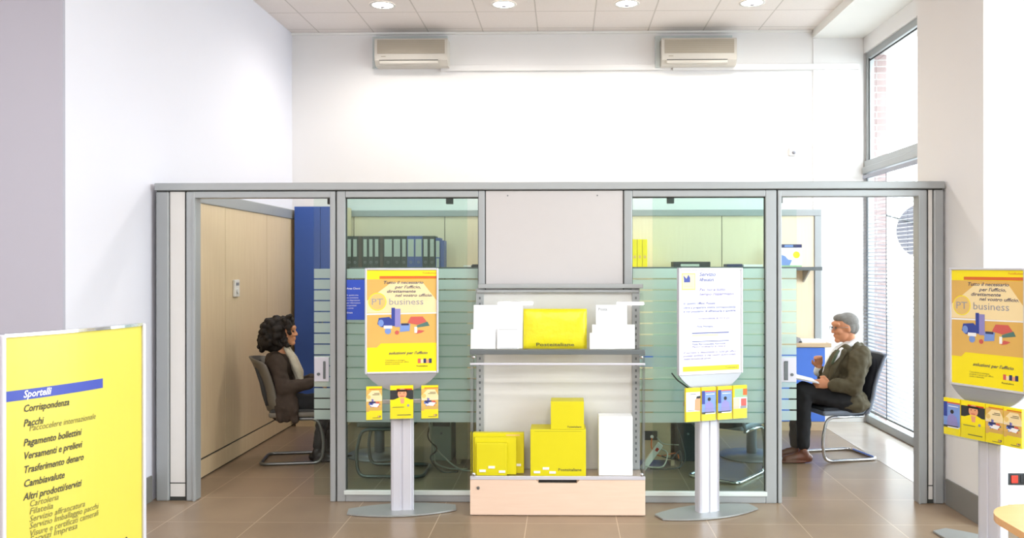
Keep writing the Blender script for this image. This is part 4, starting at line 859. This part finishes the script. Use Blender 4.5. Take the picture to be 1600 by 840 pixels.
r, w, h = goods('envelope', 'envelope', 735, 774, 514, 541, 5.822, .012, 'paper', 'small white envelope at the left front corner of the upper shelf', GE, ZE, lean=.1)
r, w, h = goods('envelope', 'envelope', 776, 811, 513, 541, 5.82, .012, 'paper', 'small framed white envelope leaning on the large left envelope', GE, ZE, lean=.1); MB().quad(-w * .42, w * .42, .005, .007, -.001).quad(-w * .42, w * .42, h - .008, h - .006, -.001).build('printed_border', 'grey_print', r)
# padded yellow parcel
a = at(817, 540, Y=5.84); b = at(917, 482, Y=5.84); w = b.x - a.x; h = b.z - ZE
r = thing('padded_parcel', 'glossy yellow padded parcel in film on the upper shelf', 'parcel', ((a.x + b.x) / 2, 5.85, ZE), 0); r.rotation_euler.x = -.12
q = MB(); nx, nz = 18, 10; rn = random.Random(5); vv = []
for k in (0, 1):
    for j in range(nz + 1):
        for i in range(nx + 1):
            u, v_ = i / nx, j / nz; ed = min(u, 1 - u, v_ * .6, (1 - v_) * .6); th0 = .016 * min(1, ed * 8) + .002 + (rn.uniform(-.002, .002) if ed > .02 else 0)
            vv.append(((u - .5) * w, .018 + (-th0 if k == 0 else th0 * .5), v_ * h))
ff = []; N_ = (nx + 1) * (nz + 1)
for j in range(nz):
    for i in range(nx):
        a_ = j * (nx + 1) + i; ff.append((a_, a_ + 1, a_ + nx + 2, a_ + nx + 1)); ff.append((N_ + a_, N_ + a_ + nx + 1, N_ + a_ + nx + 2, N_ + a_ + 1))
ring = [i for i in range(nx + 1)] + [j * (nx + 1) + nx for j in range(1, nz + 1)] + [nz * (nx + 1) + i for i in range(nx - 1, -1, -1)] + [j * (nx + 1) for j in range(nz - 1, 0, -1)]
for a_, b_2 in zip(ring, ring[1:] + ring[:1]): ff.append((a_, N_ + a_, N_ + b_2, b_2))
q.add(vv, ff, True); q.build('body', 'yellow_pad', r)
MB().text('Posteitaliane', -w * .3, .018, .032, -.005, 0, .01, wmax=w * .6).build('lettering', 'ink', r)
r, w, h = goods('envelope', 'envelope', 931, 980, 476, 540, 5.87, .015, 'paper', 'tall white envelope at the back right of the upper shelf', GE, ZE, lean=.12); MB().text('Posta', -w * .42, h - .04, .028, -.001, 0, .01).build('lettering', 'grey_print', r)
r, w, h = goods('envelope', 'envelope', 925, 992, 507, 541, 5.835, .012, 'paper', 'wide white envelope at the right of the upper shelf', GE, ZE, lean=.1)
r, w, h = goods('envelope', 'envelope', 921, 960, 520, 541, 5.818, .010, 'paper', 'smallest white envelope right of the yellow parcel', GE, ZE, lean=.1)

# ================================================================ FOREGROUND SIGN (left)
PL = at(4, 522, Z=1.455); 
zt = 1.455
pL = at(3, 523, Z=zt); pR = at(223, 505, Z=zt); Wd = (pR - pL).xy.length; ang = math.atan2(pR.y - pL.y, pR.x - pL.x)
sg = thing('totem_sign', 'curved yellow services sign with blue Sportelli bar in the left foreground', 'sign', ((pL.x + pR.x) / 2, (pL.y + pR.y) / 2, 0), ang)
BUL = .035
def bend(p, off=0): return Vector((p.x, p.y - BUL * (1 - (2 * p.x / Wd) ** 2) - off, p.z))
N = 16
def curved(q, x0, x1, z0, z1, y0, y1, n=N):
    vv = []
    for i in range(n + 1):
        x = x0 + (x1 - x0) * i / n
        for yy, zz in ((y0, z0), (y0, z1), (y1, z1), (y1, z0)): vv.append(bend(Vector((x, yy, zz))))
    ff = []
    for i in range(n):
        a = 4 * i
        for k in range(4): k2 = (k + 1) % 4; ff.append((a + k, a + 4 + k, a + 4 + k2, a + k2))
    ff += [(0, 1, 2, 3), (4 * n + 3, 4 * n + 2, 4 * n + 1, 4 * n)]; q.add(vv, ff); return q
curved(MB(), -Wd / 2 + .008, Wd / 2 - .008, .12, zt - .006, 0, .012).build('sign_face', 'yellow_sign', sg)
curved(MB(), -Wd / 2 + .005, Wd / 2 - .005, zt - .006, zt + .006, -.006, .04).build('top_cap', 'chrome', sg)
curved(MB(), -Wd / 2 + .005, Wd / 2 - .005, .10, .12, -.006, .04).build('bottom_cap', 'chrome', sg)
for sx in (-1, 1): MB().box(sx * Wd / 2 - .009, sx * Wd / 2 + .009, -.012, .04, .05, zt + .004, .005).build('side_post', 'alu_light', sg)
MB().box(-Wd / 2 + .02, Wd / 2 - .02, .03, .04, .12, zt - .01).build('rear_panel', 'alu_stand', sg)
MB().box(-Wd / 2 - .02, Wd / 2 + .02, -.18, .2, 0, .05, .01).build('base', 'base_plate', sg)
def sx_of(px, py=600):     # position along the sign of a photo column
    d = ray(px, py); c, s = math.cos(ang), math.sin(ang); ox, oy = sg.location.x, sg.location.y
    det = d[0] * (-s) * -1 + d[1] * -c * 1 if False else (d[0] * s - d[1] * c)
    # t*d = o + u*(c,s)
    t = (ox * s - oy * c) / det; return ((t * d[0] - ox) * c + (t * d[1] - oy) * s), t
def sz_of(px, py): u, t = sx_of(px); return H + ray(px, py)[2] * t * .985
u1, _ = sx_of(150)
q = MB(); zb0, zb1 = sz_of(60, 621), sz_of(60, 605)
curved(q, -Wd / 2 + .009, u1, zb0, zb1, -.0012, -.0005, 10); q.build('blue_bar', 'bar_blue', sg)
tb = lambda p: bend(p)
ux, _ = sx_of(31); ux2, _ = sx_of(39)
q = MB(); q.text('Sportelli', ux, zb0 + .008, .036, -.002, .25, .02, wmax=sx_of(71)[0] - ux, T=tb); q.build('bar_lettering', 'white', sg)
q = MB(); q2 = MB()
for t, px1, py, bold in (('Corrispondenza', 97, 645, 1), ('Pacchi', 60, 668, 1), ('Paccocelere internazionale', 138, 675, 0), ('Pagamento bollettini', 116, 699, 1), ('Versamenti e prelievi', 117, 720, 1), ('Trasferimento denaro', 119, 742, 1), ('Cambiavalute', 90, 764, 1),
                         ('Altri prodotti/servizi', 116, 785, 1), ('Cartoleria', 81, 795, 0), ('Filatelia', 73, 807, 0), ('Servizio affrancatura', 121, 819, 0), ('Servizio Imballaggio pacchi', 143, 830, 0), ('Visure e certificati camerali', 143, 842, 0), ('Servizi Impresa', 109, 852, 0)):
    a = ux if bold else ux2; zz = sz_of(31 if bold else 39, py); wdt = sx_of(px1)[0] - a
    MB().text(t, a, zz, .036 if bold else .032, -.002, .25, .014 if bold else .0, wmax=wdt, T=tb).build('lettering', 'ink' if bold else 'ink_soft', sg)
q = MB(); q.text('Posteitaliane', sx_of(122)[0], sz_of(150, 868), .055, -.002, 0, .02, wmax=.22, T=tb); q.build('logo_lettering', 'ink', sg)

# ================================================================ TABLE CORNER (right foreground), SOCKET
c0 = at(1553, 797, Z=.74)
tbl = thing('side_table', 'pale wood table with rounded corner at the right edge', 'table', (c0.x + .46, c0.y - .22, 0))
pts = []; W_, D_, R_ = .5, .3, .2
for (cx, cy, a0) in ((W_ - R_, D_ - R_, 0), (-W_ + R_, D_ - R_, PI / 2), (-W_ + R_, -D_ + R_, PI), (W_ - R_, -D_ + R_, 1.5 * PI)):
    for k in range(9): a = a0 + PI / 2 * k / 8; pts.append((cx + R_ * math.cos(a), cy + R_ * math.sin(a)))
MB().prism(pts, .712, .74).build('top', 'table_wood', tbl)
MB().box(-.4, .4, -.2, .2, .66, .712, .004).build('apron', 'table_wood', tbl)
for a in (-.37, .37):
    for b in (-.17, .17): MB().cyl((a, b, 0), (a, b, .66), .018, .024).build('leg', 'alu_stand', tbl)
v0 = at(1573, 759, Y=5.566); v1 = at(1573, 741, Y=5.566)
so = thing('wall_socket', 'dark wall socket plate with a red outlet low on the right pier', 'socket', (v0.x, 5.58, v0.z)); hz = v1.z - v0.z
MB().box(0, .19, -.012, -.0, 0, hz, .004).build('plate', 'dark', so)
MB().box(.025, .07, -.017, -.012, hz * .18, hz * .85, .003).build('outlet', 'red', so)
MB().box(.085, .13, -.015, -.012, hz * .18, hz * .85, .003).build('outlet', 'black', so); MB().box(.14, .18, -.015, -.012, hz * .18, hz * .85, .003).build('outlet', 'black', so)

# ================================================================ AIR CONDITIONERS, TRUNKING, SENSOR, LAMPS
def ac(px0, px1, lb):
    y = 9.13; a = at(px0, 101, Y=y); b = at(px1, 59, Y=y); w = b.x - a.x; h = b.z - a.z
    r = thing('air_conditioner', lb, 'air conditioner', ((a.x + b.x) / 2, YB, a.z), 0, 'air conditioners high on the back wall')
    q = MB(); prof = [(0, 0), (-.15, 0), (-.2, .05), (-.205, .1), (-.205, h - .02), (-.19, h), (0, h)]; q.prism(prof, -w / 2, w / 2, 'yz'); q.build('housing', 'ac_body', r)
    q = MB(); q.box(-w / 2 + .03, w / 2 - .03, -.211, -.205, h * .42, h * .93)
    q.build('front_grille', 'ac_grille', r)
    q = MB()
    for k in range(7): q.box(-w / 2 + .03, w / 2 - .03, -.2125, -.211, h * .44 + k * h * .07, h * .44 + k * h * .07 + .004)
    q.build('grille_ribs', 'ac_rib', r)
    MB().box(-w / 2 + .05, w / 2 - .1, -.21, -.16, .012, .045, .006).build('louvre', 'ac_body', r)
    MB().box(-w / 2 + .05, w / 2 - .1, -.212, -.21, .046, .052).build('louvre_gap', 'dark', r)
    MB().text('Climatic', -w / 2 + .08, h * .3, .022, -.2065).build('lettering', 'ac_grille', r) if False else None
    MB().box(-w / 2 + .07, -w / 2 + .12, -.2065, -.205, h * .3, h * .33).build('badge', 'ac_grille', r)
    MB().box(-w / 2 - .055, -w / 2 - .003, -.06, 0, .002, h + .06, .003).build('pipe_cover', 'ac_plate', r)
    MB().box(-w / 2 - .003, w / 2 - .02, -.06, 0, h + .003, h + .06, .003).build('mounting_plate', 'ac_plate', r)
ac(586, 700, 'beige air conditioner at the left of the back wall'); ac(1035, 1152, 'beige air conditioner at the right of the back wall')
a = at(689, 109, Y=9.29); b = at(1052, 99, Y=9.29)
tag(MB().box(a.x, b.x - .02, YB - .035, YB, 3.83, 3.893, .004).build('cable_trunking', 'wall_white'), 'long white cable trunking between the two air conditioners', 'trunking')
tag(MB().box(b.x, WX - .06, YB - .048, YB - .0125, 3.825, 3.888, .004).build('cable_trunking', 'wall_white'), 'white cable trunking running from the right air conditioner to the window', 'trunking')
v = at(1238, 238, Y=YB); sn = thing('motion_sensor', 'small white motion sensor on the back wall above the right doorway', 'sensor', (v.x, YB, v.z))
MB().box(-.035, .035, -.03, 0, -.045, .045, .008).build('housing', 'white_plastic', sn); MB().ell((.012, -.035, -.01), (.022, .016, .02)).build('lens', 'grey_print', sn)
for i, px in enumerate((598, 788, 980, 1175)):
    v = at(px, 6, Z=ZC); pl = ['leftmost round recessed ceiling light', 'round recessed ceiling light second from the left', 'round recessed ceiling light second from the right', 'rightmost round recessed ceiling light'][i]
    r = thing('recessed_light', pl + ' in the tiled ceiling', 'ceiling light', (v.x, 8.33, ZC), 0, 'recessed lights in the tiled ceiling')
    q = MB(); n_ = 32; vv = []; ff = []
    for rr, z in ((.125, -.002), (.125, -.008), (.105, -.008), (.1, -.004)): vv += [(rr * math.cos(2 * PI * k / n_), rr * math.sin(2 * PI * k / n_), z) for k in range(n_)]
    for j in range(3):
        for k in range(n_): k2 = (k + 1) % n_; ff.append((j * n_ + k, j * n_ + k2, (j + 1) * n_ + k2, (j + 1) * n_ + k))
    q.add(vv, ff, True); q.build('trim_ring', 'white_plastic', r)
    MB().cyl((0, 0, -.005), (0, 0, -.002), .103, n=32).build('diffuser', 'lamp_glow', r)
    MB().box(-.02, .02, -.02, .02, -.03, -.006, .006).build('bulb', 'grey_print', r)
    l = bpy.data.lights.new('downlight', 'SPOT'); l.energy = SPOT; l.spot_size = 2.9; l.spot_blend = .6; l.shadow_soft_size = .08; l.color = (1, .95, .88)
    o = bpy.data.objects.new('downlight', l); C.objects.link(o); o.location = (v.x, 8.33, ZC - .06)
# hall strip lights (behind the camera, seen as reflections)
for i, (x, y) in enumerate(HALL_LAMPS):
    r = thing('strip_light_fitting', 'white fluorescent strip light fitting on the hall ceiling', 'ceiling light', (x, y, 4.2), 0, 'strip lights on the hall ceiling')
    MB().box(-.3, .3, -.3, .3, -.02, .058, .006).build('housing', 'white_plastic', r)
